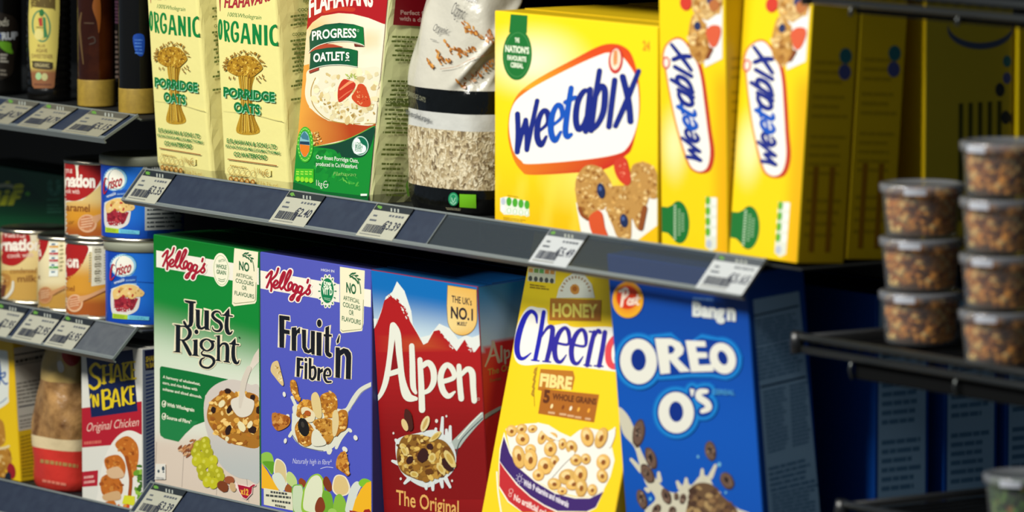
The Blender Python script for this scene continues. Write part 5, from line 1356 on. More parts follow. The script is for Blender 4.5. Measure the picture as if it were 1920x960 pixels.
# --- yellow wheat biscuit boxes
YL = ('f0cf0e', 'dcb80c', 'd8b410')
def biscuit(A, pts, seed, n=70, base='b98a48', sz=(8, 20)):
    A.poly(catmull(pts, True), base); A.scatter(pts, n, sz, ('c99a54', 'a87636', 'dcb878', '946028', 'b98a48', 'e2c48a'), seed, (.4, .9), .3)
wl = thing('wheat_biscuit_box', (0.1785, 0.006, MT), 'wide yellow wheat biscuit box lying flat, its big logo facing out', 'cereal box', 'yellow wheat biscuit boxes')
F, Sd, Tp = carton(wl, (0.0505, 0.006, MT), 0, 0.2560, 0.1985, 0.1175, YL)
A = Art(F)
def yb(a, b, x, y):
    c = mixc('f2d210', 'eab808', smooth01((y-250)/200)); g = max(0, 1-math.hypot((x-1000)/130, (y-115)/85)); c = mixc(c, 'f4eecb', .9*smooth01(g))
    g = max(0, 1-math.hypot((x-1090)/90, (y-330)/80)); c = mixc(c, 'f2e070', .7*g); return mixc(c, 'f0dc50', .35*max(0, math.sin(x*0.11+y*0.02))*smooth01((y-310)/40))
A.face(yb, 40, 40)
A.view(920, 10, 4.0)
def orange(x, y):
    t = smooth01((x-955)/150); return mixc('e6a822', 'd5481a', t) if y < 170 else mixc('e07a1c', 'c22a1c', t)
A.poly(catmull([(150, 780), (210, 660), (360, 545), (640, 395), (800, 312), (900, 288), (990, 305), (1060, 375), (1110, 560), (1120, 760), (1100, 900), (1060, 1070), (1010, 1130), (850, 1232), (600, 1258), (300, 1272), (230, 1240), (170, 1150), (132, 1000), (133, 870)], True), orange)
A.poly(catmull([(160, 770), (215, 690), (360, 592), (640, 450), (830, 368), (895, 356), (965, 362), (1060, 480), (1102, 590), (1110, 800), (1082, 950), (1030, 1060), (950, 1115), (700, 1158), (300, 1190), (230, 1165), (175, 1100), (145, 980), (140, 870)], True), 'efece2')
A.build('front_panel', wl)
def weet(A, f, sc=1.0):
    D1, D2 = '18277e', '1450b4'
    for pts, w, c in (([(202, 815), (206, 960), (200, 1100)], 34, D1), ([(200, 1095), (240, 940), (264, 860)], 30, D1), ([(264, 860), (272, 980), (272, 1080)], 32, D1), ([(272, 1085), (310, 900), (350, 715)], 30, D1),
        ([(362, 945), (425, 885), (425, 805), (392, 795), (358, 870), (350, 985), (378, 1048), (418, 985)], [20, 24, 36, 32, 36, 40, 36, 20], D1), ([(468, 898), (532, 840), (530, 765), (498, 752), (463, 825), (453, 940), (482, 1015), (526, 950)], [20, 24, 36, 32, 36, 40, 36, 20], D2),
        ([(605, 620), (580, 780), (562, 930), (574, 985), (606, 968)], [34, 36, 38, 36, 24], D2), ([(560, 728), (636, 690)], 28, D2),
        ([(740, 645), (700, 645), (655, 725), (640, 850), (660, 930), (700, 890), (735, 770)], [26, 34, 38, 40, 38, 30, 20], D1), ([(748, 630), (730, 800), (714, 945)], 36, D1),
        ([(818, 490), (785, 700), (755, 940)], 34, D1), ([(790, 705), (828, 608), (858, 640), (848, 790), (805, 890), (765, 935)], [14, 32, 40, 40, 34, 24], D1), ([(932, 560), (888, 910)], 36, D1), ([(992, 535), (1036, 720), (1050, 870)], 40, D1), ([(1112, 492), (1020, 720), (938, 905)], [30, 36, 32], D1)):
        A.stroke([f(*p) for p in pts], [k*sc for k in w] if isinstance(w, list) else w*sc, c)
A = Art(F, 920, 10, 4.0, over=True)
weet(A, lambda x, y: (x, y), 1.22)
A.ell(940, 412, 54, 100, 'c43a34', 4, 28); A.ell(940, 405, 38, 80, 'f0d8c0', 4, 24); A.ell(938, 395, 16, 60, 'e0a060', 4, 16)
for i in range(5): A.stroke([(925, 440-i*22), (940, 425-i*22), (955, 436-i*22)], 6, 'c86a3a')
A.build('brand_logo', wl)
A = Art(F, 920, 10, 4.0)
GN = '1c6e2e'
A.poly([(150, 66), (278, 76), (272, 210), (138, 205)], GN); A.ell(200, 370, 110, 192, GN, 2, 36); A.ring(200, 370, 96, 168, 4, '4c8c50', 2)
for t, y, x0, x1, h in (('THE', 275, 182, 216, 34), ('NATION’S', 346, 110, 288, 50), ('FAVOURITE', 408, 126, 268, 36), ('CEREAL', 462, 150, 245, 36)): A.text(t, (x0, y), (x1, y+(x1-x0)*.1), h, 'e2e8d0', .04)
A.build('rosette', wl)
A = Art(F, 920, 10, 4.0); A.text('24', (1140, 335), (1196, 342), 72, 'e08a1c', .04); A.build('count_mark', wl)
A = Art(F, 920, 230, 4.0, over=True)
A.poly([(640, 600), (680, 830), (780, 870), (900, 900), (1085, 895), (1250, 770), (1262, 560), (1100, 560)], 'e6e4dc')
biscuit(A, [(720, 320), (820, 335), (890, 420), (905, 480), (860, 640), (800, 660), (720, 720), (660, 650), (635, 500), (650, 400)], 3, 90)
biscuit(A, [(1060, 330), (1150, 295), (1230, 340), (1258, 440), (1250, 560), (1180, 560), (1060, 480)], 4, 60)
biscuit(A, [(900, 490), (1000, 470), (1100, 450), (1190, 500), (1190, 560), (1150, 680), (1130, 800), (1095, 790), (1060, 720), (1050, 870), (960, 860), (920, 780), (870, 640)], 5, 100)
A.stroke([(670, 640), (690, 690), (730, 720)], 26, '8a4a20'); A.stroke([(1160, 640), (1130, 790)], 40, '8a4a20')
A.poly(catmull([(940, 280), (1010, 260), (1040, 330), (1055, 440), (1020, 470), (960, 420), (930, 340)], True), 'c83c28'); A.poly(catmull([(740, 720), (800, 660), (840, 680), (860, 780), (880, 860), (780, 850)], True), 'd05228'); A.scatter([(960, 300), (1020, 300), (1040, 440), (980, 420)], 10, (4, 8), ('e88a6a',), 3)
for x, y, rx, ry in ((832, 510, 30, 58), (1005, 735, 30, 52)): A.ell(x, y, rx, ry, '1d2b52', -8, 18); A.ell(x-6, y-16, 12, 18, '4a5e94', 0, 10)
A.build('biscuit_picture', wl)
A = Art(F, 920, 230, 4.0)
A.poly([(72, 565), (115, 555), (285, 590), (290, 700), (180, 690), (100, 690), (72, 660)], 'e0e4d4')
for k in range(4): A.ell(138+k*45, 592+k*8, 20, 34, '4aa42c', 0, 14); A.ell(138+k*45, 660+k*6, 17, 28, 'eef0e8', 0, 14); A.ring(138+k*45, 660+k*6, 14, 22, 4, '7ab85c')
A.ell(95, 590, 16, 28, 'b8c0cc', 0, 12); A.ell(95, 645, 16, 28, 'eef0e8', 0, 12); A.lines([(95, 705), (285, 730), (285, 755), (95, 730)], 2, '8a6a10', 3, .4, (.2, .4)); A.lines([(125, 540), (235, 558), (235, 568), (125, 550)], 1, '8a6a10', 4, .5, (.3, .5))
A.build('nutrition_marks', wl)

wt = thing('wheat_biscuit_box', (0.3615, 0.006, MT), 'tall yellow wheat biscuit box on end, between the flat box and its twin', 'cereal box', 'yellow wheat biscuit boxes')
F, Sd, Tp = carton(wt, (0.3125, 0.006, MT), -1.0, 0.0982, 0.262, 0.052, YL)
A = Art(F)
def yt(a, b, x, y):
    c = mixc('efcb0c', 'e6ac08', smooth01((x-1325)/30)*smooth01((y-110)/60)); g = max(0, 1-math.hypot((x-1265)/36, (y-270)/95)); return mixc(c, 'f2e6a8', .9*smooth01(g))
A.face(yt, 16, 50)
A.view(1225, 0, 4.0)
A.poly(catmull([(75, 470), (62, 420), (85, 340), (140, 290), (200, 280), (260, 330), (340, 440), (380, 560), (410, 760), (435, 960), (460, 1140), (440, 1260), (390, 1300), (310, 1290), (250, 1220), (170, 960), (110, 680)], True), lambda x, y: mixc('d8903c', 'b52a20', smooth01((x-1250-(y-100)*.12)/40)))
A.poly(catmull([(90, 460), (80, 420), (100, 350), (145, 305), (200, 295), (250, 340), (320, 460), (355, 580), (380, 760), (405, 960), (425, 1130), (410, 1240), (370, 1282), (315, 1275), (265, 1210), (185, 960), (125, 680)], True), 'eeebe0')
A.build('front_panel', wt)
A = Art(F, 1225, 0, 4.0, over=True)
ex, ey = (238, -930), (0, 0)
# the same wordmark, turned to read upwards along the box
def tall_map(x, y):
    t = (x-190)/930.0; s_ = (y-(1010-0.40*(x-200)))/330.0
    bx, by = 325-140*t*0.95, 1205-865*t
    return (bx+s_*118+30*t*0, by+s_*(-10)+s_*40)
weet(A, tall_map, 0.92)
A.ell(98, 470, 30, 48, 'c8504a', 0, 20); A.ell(100, 470, 18, 34, 'f0dcd0', 0, 16)
A.build('brand_logo', wt)
A = Art(F, 1225, 0, 4.0, over=True)
A.poly([(300, -80), (522, -100), (520, 440), (390, 505), (350, 300), (320, 150)], 'e2e4e2')
biscuit(A, [(310, -90), (500, -100), (515, 60), (430, 140), (390, 150), (300, 80)], 6, 40, 'c09a60', (12, 26)); biscuit(A, [(290, 130), (330, 110), (400, 190), (420, 330), (440, 380), (405, 440), (350, 470), (280, 400), (265, 270)], 7, 60, 'b88640', (12, 26))
A.poly(catmull([(400, 230), (440, 190), (500, 195), (512, 250), (480, 340), (440, 350), (410, 290)], True), 'd05a3a'); A.ell(248, 20, 44, 58, 'c83a2a', 0, 20); A.ell(335, 195, 26, 34, '2a345c', 0, 16); A.ell(430, 0, 26, 36, '2f3a66', 0, 16); A.ell(460, 40, 40, 46, 'b06a3a', 0, 16); A.stroke([(410, 430), (440, 370)], 30, '7a4022')
A.build('biscuit_picture', wt)
A = Art(F, 1225, 230, 3.694)
A.ell(178, 690, 72, 148, GN, -3, 32); A.poly([(48, 580), (100, 585), (150, 560), (150, 815), (100, 765), (52, 755)], GN)
for dx, n in ((150, 13), (180, 10), (205, 7)): 
    for k in range(n): A.ell(dx, 690+(k-(n-1)/2)*19, 10, 6, '8fb08a' if dx > 160 else 'b8ccae', 0, 8)
A.build('rosette', wt)
A = Art(F, 1225, 230, 3.694)
A.poly([(362, 515), (442, 520), (438, 870), (400, 890), (362, 860)], 'd9dccc')
for k in range(4): A.ell(378, 540+k*72, 17, 32, '5ea82c', 0, 12); A.ell(420, 545+k*72, 17, 30, 'e8eae2', 0, 12)
A.ell(385, 840, 20, 30, 'b4bcc8', 0, 12); A.build('nutrition_marks', wt)
def side_marks(S, root):
    A = Art(S); P2 = lambda u, v: pix(S.at(u, v)); H = 0.25
    for v0, v1, n, sd in ((.02, .06, 4, 1), (.075, .115, 5, 2), (.125, .15, 3, 3), (.155, .18, 3, 4)): A.lines([P2(.006, v1), P2(.046, v1), P2(.046, v0), P2(.006, v0)], n, 'bc9c0c', sd, .35, (.2, .5))
    for u in (.012, .030): A.poly([P2(u, .085), P2(u+.006, .085), P2(u+.006, .01), P2(u, .01)], 'a8740c')
    for v, c in ((.182, '2c6a72'), (.168, '4a5288')):
        p, e = P2(.040, v), P2(.047, v); q = P2(.040, v+.007); A.ell(p[0], p[1], abs(e[0]-p[0]), abs(q[1]-p[1]), c, 0, 14)
    A.build('side_print', root)
side_marks(Sd, wt)
w3 = clone(wt, (0.1000, 0, 0.0036), 'tall yellow wheat biscuit box tipped back, rightmost of the logo-facing boxes'); w3.rotation_euler.x = math.radians(-5.0)
def row_behind(root, dx, dy, dz, label, only=('carton', 'top_flap', 'side_print', 'front_panel')):
    c = clone(root, (dx, dy, dz), label, None, only); return c
x = row_behind(wt, 0.1000, 0.0545, 0.0036, 'tall yellow box behind the tipped one at the shelf end, seen side-on'); x.rotation_euler.x = math.radians(-5.0)
row_behind(wt, 0.0, 0.056, 0, 'tall yellow box hidden behind the upright one beside the flat box')
row_behind(wl, 0, 0.119, 0, 'second flat yellow box, directly behind the wide front one', ('carton', 'top_flap')); row_behind(wl, 0, 0.238, 0, 'third flat yellow box, rearmost of the lying row', ('carton', 'top_flap'))
p = on_y(1075, 8, 0.246)
wu = thing('wheat_biscuit_box', (p.x+0.128, 0.30, MT+0.1998), 'yellow box stacked on the flat ones at the top of the picture', 'cereal box', 'yellow wheat biscuit boxes')
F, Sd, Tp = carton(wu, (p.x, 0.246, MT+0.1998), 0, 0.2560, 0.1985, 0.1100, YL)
A = Art(F); A.text('may', (1182, 6), (1234, 10), 24, '2a2410', .03); A.build('box_lettering', wu)
w5 = thing('wheat_biscuit_box', (0.45, 0.18, MT), 'yellow box at the shelf end turned with its wide bowl side outward', 'cereal box', 'yellow wheat biscuit boxes')
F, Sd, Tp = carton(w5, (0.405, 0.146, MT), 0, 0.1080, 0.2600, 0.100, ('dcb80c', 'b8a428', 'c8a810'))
A = Art(Sd); P2 = lambda u, v: pix(Sd.at(u, v))
c = P2(.062, .20); e = P2(.100, .2); A.ell(c[0], c[1], 62, 38, '44506a', 0, 32); A.ell(c[0], c[1]-8, 60, 34, 'b8a428', 0, 32)
for k in range(5): A.poly([P2(.038+k*.011, .135-.0*k), P2(.043+k*.011, .135), P2(.043+k*.011, .03), P2(.038+k*.011, .03)], '4a4a18')
for u, v in ((.085, .145), (.092, .12), (.102, .118)): q = P2(u, v); A.ell(q[0], q[1], 9, 13, '2c3236', 0, 14)
for v in (.17, .155): q = P2(.093, v); A.ell(q[0], q[1], 8, 11, '4a5288' if v < .16 else '2c6a72', 0, 12)
A.build('bowl_print', w5)
w6 = thing('wheat_biscuit_box', (0.45, 0.27, MT), 'last yellow box at the back of the shelf end, a bright edge showing', 'cereal box', 'yellow wheat biscuit boxes')
carton(w6, (0.414, 0.248, MT), 0, 0.1045, 0.2050, 0.050, ('e8c80e', 'dcb80c', 'c8a810'))
# ------------------------------------------------------------------ tins and green carton on the left bay's middle shelf
LZ = -0.1675
def tin(name, x, y, r, h, label, group, body, lidkind='tin', z=LZ):
    t = thing(name, (x, y, z), label, 'tin', group)
    b = MB(); b.lathe(x, y, [(r-0.0004, z+0.004), (r, z+0.0045), (r, z+h-0.0045), (r-0.0004, z+h-0.004)], 96, body)
    b.build('paper_label' if lidkind == 'tin' else 'can_wall', M['print'], t, smooth=True, cols=True)
    for zz in (z, z+h-0.0045):
        q = MB(); q.lathe(x, y, [(r-0.002, zz), (r+0.0008, zz+0.0003), (r+0.0011, zz+0.0015), (r+0.0006, zz+0.003), (r-0.0002, zz+0.0045)], 96)
        q.build('rim', M['tin'], t, smooth=True)
    q = MB()
    if lidkind == 'tin':
        q.lathe(x, y, [(r-0.0015, z+h-0.0030), (r-0.006, z+h-0.0030), (r-0.010, z+h-0.0020), (r-0.013, z+h-0.0032), (0.002, z+h-0.0032)], 64); q.build('lid', M['tin'], t, smooth=True)
    else:
        q.lathe(x, y, [(r+0.0002, z+h-0.0085), (r+0.0016, z+h-0.008), (r+0.0018, z+h-0.001), (r+0.0006, z+h+0.0012), (r-0.003, z+h+0.0014), (r-0.0045, z+h+0.0004), (0.002, z+h+0.0004)], 96); q.build('plastic_lid', M['canlid'], t, smooth=True)
    return t, Skin(b, 5.0, 1.6e-4, 1.5e-5)
M['canlid'] = principled('milky_can_lid', '8d907e', rough=0.45, spec=0.4)
xC = on_y(190, 500, 0.038).x
cC = (xC, 0.038); cB = (xC-0.0742, 0.049); cA = (xC-0.0742-0.0840, 0.053); cR = (xC+0.0818, 0.043)
CRM = 'd9c184'
def heart(A, pts, red='a81d1c'): A.poly(catmull(pts, True), red)
G4 = 'condensed milk tins'
tA, KA = tin('milk_tin', cA[0], cA[1], 0.0373, 0.0795, 'cream tin with red heart label, leftmost of the four milk tins', G4, CRM)
A = Art(KA, 0, 390, 4.8)
A.poly([(-330, 110), (330, 150), (330, 300), (-330, 300)], 'e2d9c0'); A.poly([(-330, 560), (330, 560), (330, 900), (-330, 900)], 'c49a4c')
heart(A, [(-60, 160), (30, 170), (150, 155), (230, 165), (262, 220), (275, 320), (240, 440), (120, 520), (-20, 470), (-120, 330), (-110, 200)])
A.build('label_print', tA)
A = Art(KA, 0, 390, 4.8, over=True)
A.text('NESTLE', (48, 262), (232, 265), 34, 'e2c8bc', .04); A.text('Carnation', (-150, 385), (372, 378), 112, 'efe6d8', .045); A.text('cook with', (68, 448), (300, 440), 44, 'e2c0b4', .015)
A.text('condensed', (92, 590), (330, 585), 52, '8a5a2a', .01); A.text('milk', (158, 665), (330, 662), 62, '7a4a22', .02)
A.poly(catmull([(-40, 600), (40, 590), (95, 620), (85, 700), (30, 730), (-40, 720)], True), 'b07c3a'); A.scatter([(-30, 600), (90, 610), (80, 690), (-30, 700)], 16, (8, 18), ('d0a860', '8a5426', 'e0c48c'), 3); A.poly([(-40, 690), (60, 690), (40, 800), (-40, 810)], '6a3a2a')
A.stroke([(120, 665), (110, 740), (50, 810), (-20, 820)], [20, 26, 26, 20], 'd8d4c4')
A.build('label_picture', tA)
tB, KB = tin('milk_tin', cB[0], cB[1], 0.0373, 0.0795, 'cream tin turned to its nutrition column, second milk tin from the left', G4, 'ddcfa4')
A = Art(KB, 0, 390, 4.8)
A.poly([(290, 200), (620, 215), (620, 260), (360, 250), (300, 240)], 'e2dcc6'); A.poly([(290, 640), (620, 640), (620, 920), (290, 920)], lambda x, y: mixc('ddcfa4', 'b98c3e', smooth01((y-525)/30)))
heart(A, [(280, 205), (330, 200), (435, 240), (430, 330), (390, 430), (330, 510), (280, 540), (250, 400)])
A.build('label_print', tB)
A = Art(KB, 0, 390, 4.8, over=True)
A.text('on', (300, 425), (372, 432), 90, 'efe6d8', .045); A.text('ilk', (310, 640), (370, 642), 50, '8a5a2a', .02)
for k, c in enumerate(('c8cccc', 'd89a2c', 'b8282c', 'b8282c', '3c9a2c', 'e0e4dc')):
    y = 250+k*62; A.poly([(445, y), (525, y-2), (522, y+54), (442, y+56)], 'e4e8e0')
    if k in (1, 2, 3, 4): A.poly([(445, y+28), (525, y+26), (524, y+46), (444, y+48)], c)
    A.lines([(465, y+6), (500, y+4), (500, y+24), (465, y+26)], 1, '4a6a84', k, .8, (.6, .9))
A.lines([(540, 250), (575, 245), (570, 570), (535, 580)], 9, 'a8a078', 4, .5)
A.ell(410, 785, 66, 78, 'c08a5a', 10, 24); A.ell(408, 782, 56, 66, 'b0744a', 10, 24); A.stroke([(460, 770), (530, 735), (600, 700)], [40, 26, 22], 'c08a5a'); A.stroke([(480, 785), (590, 730)], 8, '8a5a34')
for k in range(4): A.lines([(370, 745+k*20), (450, 730+k*20), (450, 742+k*20), (370, 757+k*20)], 1, 'd8b48c', k, .6, (.5, .9))
A.build('label_picture', tB)
CAR = lambda x, y: mixc('e0a83c', 'a8561a', smooth01((x-120)/76*0.6+0.0))
tC, KC = tin('milk_tin', cC[0], cC[1], 0.0373, 0.0825, 'caramel tin showing a spoon and pale nutrition panel, under another caramel tin', G4, 'e0dac6')
A = Art(KC, 110, 430, 5.053)
A.poly([(40, 470), (150, 420), (280, 230), (480, 140), (520, 140), (520, 850), (40, 850)], lambda x, y: mixc(mixc('e2d09a', 'cf9230', smooth01((y-478)/45)), 'a4541c', smooth01((y-545)/28)))
heart(A, [(40, 130), (80, 140), (110, 108), (150, 110), (275, 160), (262, 250), (200, 370), (100, 470), (40, 500)])
A.build('label_print', tC)
A = Art(KC, 110, 430, 5.053, over=True)
A.text('on', (78, 355), (190, 360), 118, 'efe6d8', .05); A.text('mel', (60, 580), (152, 588), 56, '8a4a1a', .02)
A.poly([(318, 165), (450, 140), (442, 520), (310, 540)], 'd8d2ba')
for k in range(5): A.ring(372, 205+k*68, 34, 34, 5, 'a09878', 0, 16); A.lines([(345, 185+k*68), (402, 180+k*68), (402, 222+k*68), (345, 226+k*68)], 2, '6a6248', k, .6, (.3, .6))
A.lines([(290, 210), (312, 205), (308, 500), (286, 505)], 12, 'a09878', 4, .5, (.8, 1)); A.lines([(430, 230), (452, 225), (452, 480), (430, 485)], 10, 'a09878', 5, .5, (.8, 1))
A.ell(155, 700, 76, 84, 'dcb088', 12, 28); A.ell(153, 698, 62, 68, 'c0784c', 12, 28); A.stroke([(215, 660), (300, 630), (480, 545)], [60, 34, 28], 'cf9a6c'); A.stroke([(240, 680), (480, 570)], 9, '8a4a22')
for k in range(4): A.lines([(110, 660+k*22), (205, 640+k*22), (205, 652+k*22), (110, 672+k*22)], 1, 'e4bc98', k, .6, (.5, .9))
A.build('label_picture', tC)
tD, KD = tin('milk_tin', cC[0], cC[1], 0.0373, 0.0825, 'caramel tin with big red heart, stacked on top of the other caramel tin', G4, 'e0dac6', z=LZ+0.0830)
A = Art(KD, 110, 280, 5.647)
A.poly([(40, 560), (250, 540), (400, 420), (500, 320), (520, 320), (520, 920), (40, 920)], lambda x, y: mixc(mixc('d8bc78', 'cf8f28', smooth01((y-370)/30)), 'a4541c', smooth01((y-405)/32)))
heart(A, [(30, 150), (75, 115), (120, 112), (165, 145), (182, 220), (188, 290), (212, 280), (208, 190), (240, 130), (290, 112), (400, 150), (470, 150), (478, 230), (430, 350), (340, 470), (200, 540), (100, 540), (40, 520)])
A.build('label_print', tD)
A = Art(KD, 110, 280, 5.647, over=True)
A.text('STLE', (55, 245), (145, 250), 40, 'e2c8bc', .04); A.text('nation', (62, 388), (388, 400), 138, 'efe6d8', .05); A.text('ook with', (62, 460), (222, 472), 52, 'e2c0b4', .02); A.text('aramel', (80, 650), (330, 662), 82, '7a3e14', .02); A.text('or', (105, 795), (160, 790), 52, '5a2c10', -.005, up=(.3, -1))
A.ell(305, 785, 100, 96, 'd8a880', 8, 28); A.ell(300, 782, 84, 78, 'c0784c', 8, 28); A.stroke([(390, 740), (440, 710), (500, 690)], [80, 50, 34], 'cf9a6c')
for k in range(4): A.lines([(240, 735+k*28), (365, 715+k*28), (365, 732+k*28), (240, 752+k*28)], 1, 'e4bc98', k, .6, (.5, .9))
A.build('label_picture', tD)
BL = '0f4fb8'
def shortening(z, A_of, label):
    t, K = tin('shortening_can', cR[0], cR[1], 0.0425, 0.0865, label, 'blue shortening cans', BL, 'plastic', z)
    return t, K
tR, KR = shortening(LZ, None, 'blue shortening can with a pie slice, the lower one of the stack of two')
A = Art(KR, 110, 430, 5.053)
A.poly([(470, 160), (930, 190), (930, 950), (470, 950)], lambda x, y: mixc('0b3fa8', '1668cc', smooth01((x-215)/40)*(1-smooth01((y-560)/60))))
A.ell(612, 345, 124, 112, '8cc0dc', 8, 32); A.ell(608, 348, 106, 98, 'eceadc', 8, 32); A.ring(640, 340, 100, 100, 6, '1c6c8c', 8)
A.poly([(500, 500), (560, 470), (640, 445), (740, 440), (735, 512), (640, 515), (560, 540), (500, 565)], '1a4ea8'); A.stroke([(500, 570), (560, 545), (640, 520), (735, 518)], 10, '9cc8dc')
A.poly(catmull([(500, 580), (560, 545), (640, 520), (740, 530), (770, 580), (770, 680), (740, 770), (640, 815), (540, 810), (500, 760)], True), 'd8d4cc')
A.poly([(525, 660), (600, 630), (680, 640), (755, 655), (720, 740), (640, 785), (560, 780), (525, 750)], '9c2434'); A.scatter([(535, 660), (740, 660), (700, 750), (560, 770)], 16, (10, 24), ('7c1828', 'b23a40', '8c2030'), 3)
A.poly(catmull([(520, 580), (600, 530), (700, 525), (770, 560), (812, 600), (790, 635), (740, 640), (690, 660), (620, 625), (560, 660), (525, 655)], True), 'e0bc74'); A.scatter([(540, 590), (620, 540), (760, 570), (790, 620), (700, 640), (560, 640)], 16, (8, 20), ('ecd09a', 'c89850', 'b8382c'), 4)
A.poly([(515, 795), (658, 812), (655, 852), (515, 842)], 'a8c82c'); A.poly([(658, 812), (858, 828), (855, 862), (655, 852)], '6cc4dc'); A.lines([(530, 802), (640, 818), (640, 845), (530, 835)], 2, '5a7a1c', 3, .4); A.lines([(675, 820), (845, 834), (845, 858), (675, 848)], 2, '2a7aa8', 4, .4)
A.stroke([(745, 495), (918, 505)], 4, '0c3a98', cap=False)
A.build('label_print', tR)
A = Art(KR, 110, 430, 5.053, over=True)
red = 'b02434'
A.stroke([(535, 340), (515, 335), (500, 400), (498, 470), (510, 475), (530, 450)], [8, 12, 15, 15, 12, 8], red)
A.text('risco', (540, 440), (680, 402), 118, red, .01, up=(.2, -1)); A.text('vegetable', (530, 520), (628, 488), 32, 'c8d8ec', .02); A.text('shortening', (640, 492), (728, 486), 22, '8cb4e0', .02)
A.build('brand_logo', tR)
KS = KR
A = Art(KR, 110, 430, 5.053)
def nutr(A, x0, x1, y0, y1, n, sd):
    A.poly([(x0, y0), (x1, y0-4), (x1, y1-4), (x0, y1)], 'b4b8b4'); A.lines([(x0+4, y0+3), (x1-4, y0), (x1-4, y1-6), (x0+4, y1-3)], n, '3c4448', sd, .45, (.2, .6))
q = clone(tR, (-0.0042, -0.002, 0.0880), 'blue shortening can with a pie slice, stacked on the other blue can')
q.rotation_euler.z = math.radians(-7)
b = MB(); b.lathe(cR[0]-0.0042, cR[1]-0.002, [(0.0425, LZ+0.0925), (0.0425, LZ+0.1700)], 96)
KT = Skin(b, 5.0, 3e-4, 1.5e-5)
A = Art(KT); nutr(A, 281, 352, 308, 432, 15, 5); A.build('nutrition_table', q)

# green carton behind the tins
p = on_y(122, 400, 0.112)
jf = thing('lemon_juice_carton', (p.x-0.1, 0.112, LZ), 'dark green carton with bright yellow lettering behind the cream tins', 'carton')
zt = on_y(60, 320, 0.112).z
F, Sd, Tp = carton(jf, (p.x-0.205, 0.112, LZ), 0, 0.2050, zt-LZ, 0.06, ('0c4a26', '0a3a20', '0a3a20'))
A = Art(F, 0, 280, 6.0)
A.poly([(-200, 230), (180, 240), (480, 560), (740, 700), (740, 760), (-200, 740)], '0a4222')
A.build('front_panel', jf)
A = Art(F, 0, 280, 6.0)
ye = 'c4c81c'
A.poly([(170, 395), (240, 385), (272, 410), (255, 440), (140, 445), (150, 420)], ye); A.poly([(160, 455), (265, 452), (250, 495), (200, 500), (190, 520), (240, 518), (225, 555), (175, 560), (150, 628), (85, 632), (120, 520)], ye)
A.ell(82, 478, 32, 22, ye, -10); A.poly([(40, 515), (105, 512), (65, 632), (-10, 632)], ye); A.poly([(-40, 470), (20, 465), (-20, 632), (-90, 632)], ye); A.stroke([(-20, 415), (60, 405), (150, 420)], 40, 'a8ac88', cap=False); A.ell(85, 372, 28, 12, ye, -8); A.ell(312, 500, 27, 24, '5cb02c')
A.build('brand_logo', jf)
A = Art(F, 0, 280, 6.0)
A.stroke([(565, 365), (560, 440), (585, 490), (615, 500), (650, 480), (660, 430), (655, 360)], [50, 54, 54, 50, 54, 54, 50], '2a6a52'); A.scatter([(540, 360), (690, 360), (680, 460), (610, 520), (540, 460)], 22, (5, 12), ('0c4a2a', '4a8a70'), 4)
A.lines([(530, 545), (690, 540), (690, 580), (530, 585)], 1, '3a8060', 3, .5); A.lines([(530, 610), (700, 615), (710, 720), (530, 725)], 3, '3a7a5c', 4, .4, (.1, .3))
A.build('maker_emblem', jf)

# ------------------------------------------------------------------ syrup bottles on the upper left shelf
UZ = 0.0492
def bottle(px, r, Y, label, mat, name='syrup_bottle', group='syrup bottles on the upper left shelf', h=0.21, sq=2.0, ratio=1.0, ribs=False, ydrop=0.0):
    x = on_y(px, 150, Y).x
    t = thing(name, (x, Y, UZ), label, 'bottle', group)
    b = MB(); P = [(r*0.86, UZ), (r*0.97, UZ+0.002), (r, UZ+0.006)]
    if ribs:
        z = UZ+0.010
        while z < UZ+0.150: P += [(r, z), (r*1.0, z+0.0028), (r*0.965, z+0.0042), (r*0.965, z+0.0056), (r, z+0.0070)]; z += 0.0083
    P += [(r, UZ+h*0.68), (r*0.93, UZ+h*0.75), (r*0.7, UZ+h*0.82), (r*0.42, UZ+h*0.88), (r*0.38, UZ+h*0.93)]
    b.lathe(x, Y, P, 72, '101010', 0, 1.0, ratio, sq); b.build('bottle_body', M[mat], t, smooth=True)
    c = MB(); c.lathe(x, Y, [(r*0.46, UZ+h*0.90), (r*0.46, UZ+h), (r*0.42, UZ+h+0.002)], 40); c.build('cap', M['black'], t, smooth=True)
    s = MB(); s.lathe(x, Y, [(r*1.003, UZ+0.004), (r*1.003, UZ+h*0.68)], 96, '101010', 0, 1.0, ratio, sq)
    return t, Skin(s, 4.0, 2e-4, 1.5e-5), (x, Y)
t, K, _ = bottle(-6, 0.0290, 0.045, 'dark brown syrup jug with white lettering at the left picture edge', 'glossbottle', ratio=.9)
A = Art(K, 0, 0, 4.8)
A.poly(catmull([(-150, 140), (60, 130), (150, 190), (170, 330), (130, 520), (90, 680), (-150, 690)], True), '1c1610')
A.text('foods', (-90, 240), (75, 232), 80, 'b4b0a0', .0, up=(.1, -1)); A.text('SYRUP', (-70, 365), (158, 350), 66, 'b8bcc0', .04); A.poly([(-20, 300), (8, 300), (8, 350), (-20, 352)], '1c3a78')
A.poly(catmull([(0, 372), (90, 385), (100, 430), (115, 480), (60, 470), (0, 420)], True), '5a8f1e'); A.lines([(0, 478), (75, 480), (72, 570), (0, 565)], 3, 'a09c90', 3, .55, (.2, .5)); A.lines([(0, 615), (70, 622), (60, 690), (0, 685)], 2, '7a7468', 4, .45, (.2, .5))
A.build('label', t)
t, K, _ = bottle(92, 0.0232, 0.046, 'black ribbed bottle with a long yellow label', 'glossbottle', ribs=True)
A = Art(K, 0, 0, 4.8)
A.poly([(268, -60), (535, -60), (535, 100), (520, 420), (500, 640), (488, 780), (470, 795), (310, 795), (292, 770), (275, 600), (262, 400), (258, 150)], lambda x, y: mixc('c9b95e', '8a5a3a', smooth01((y-122)/16)))
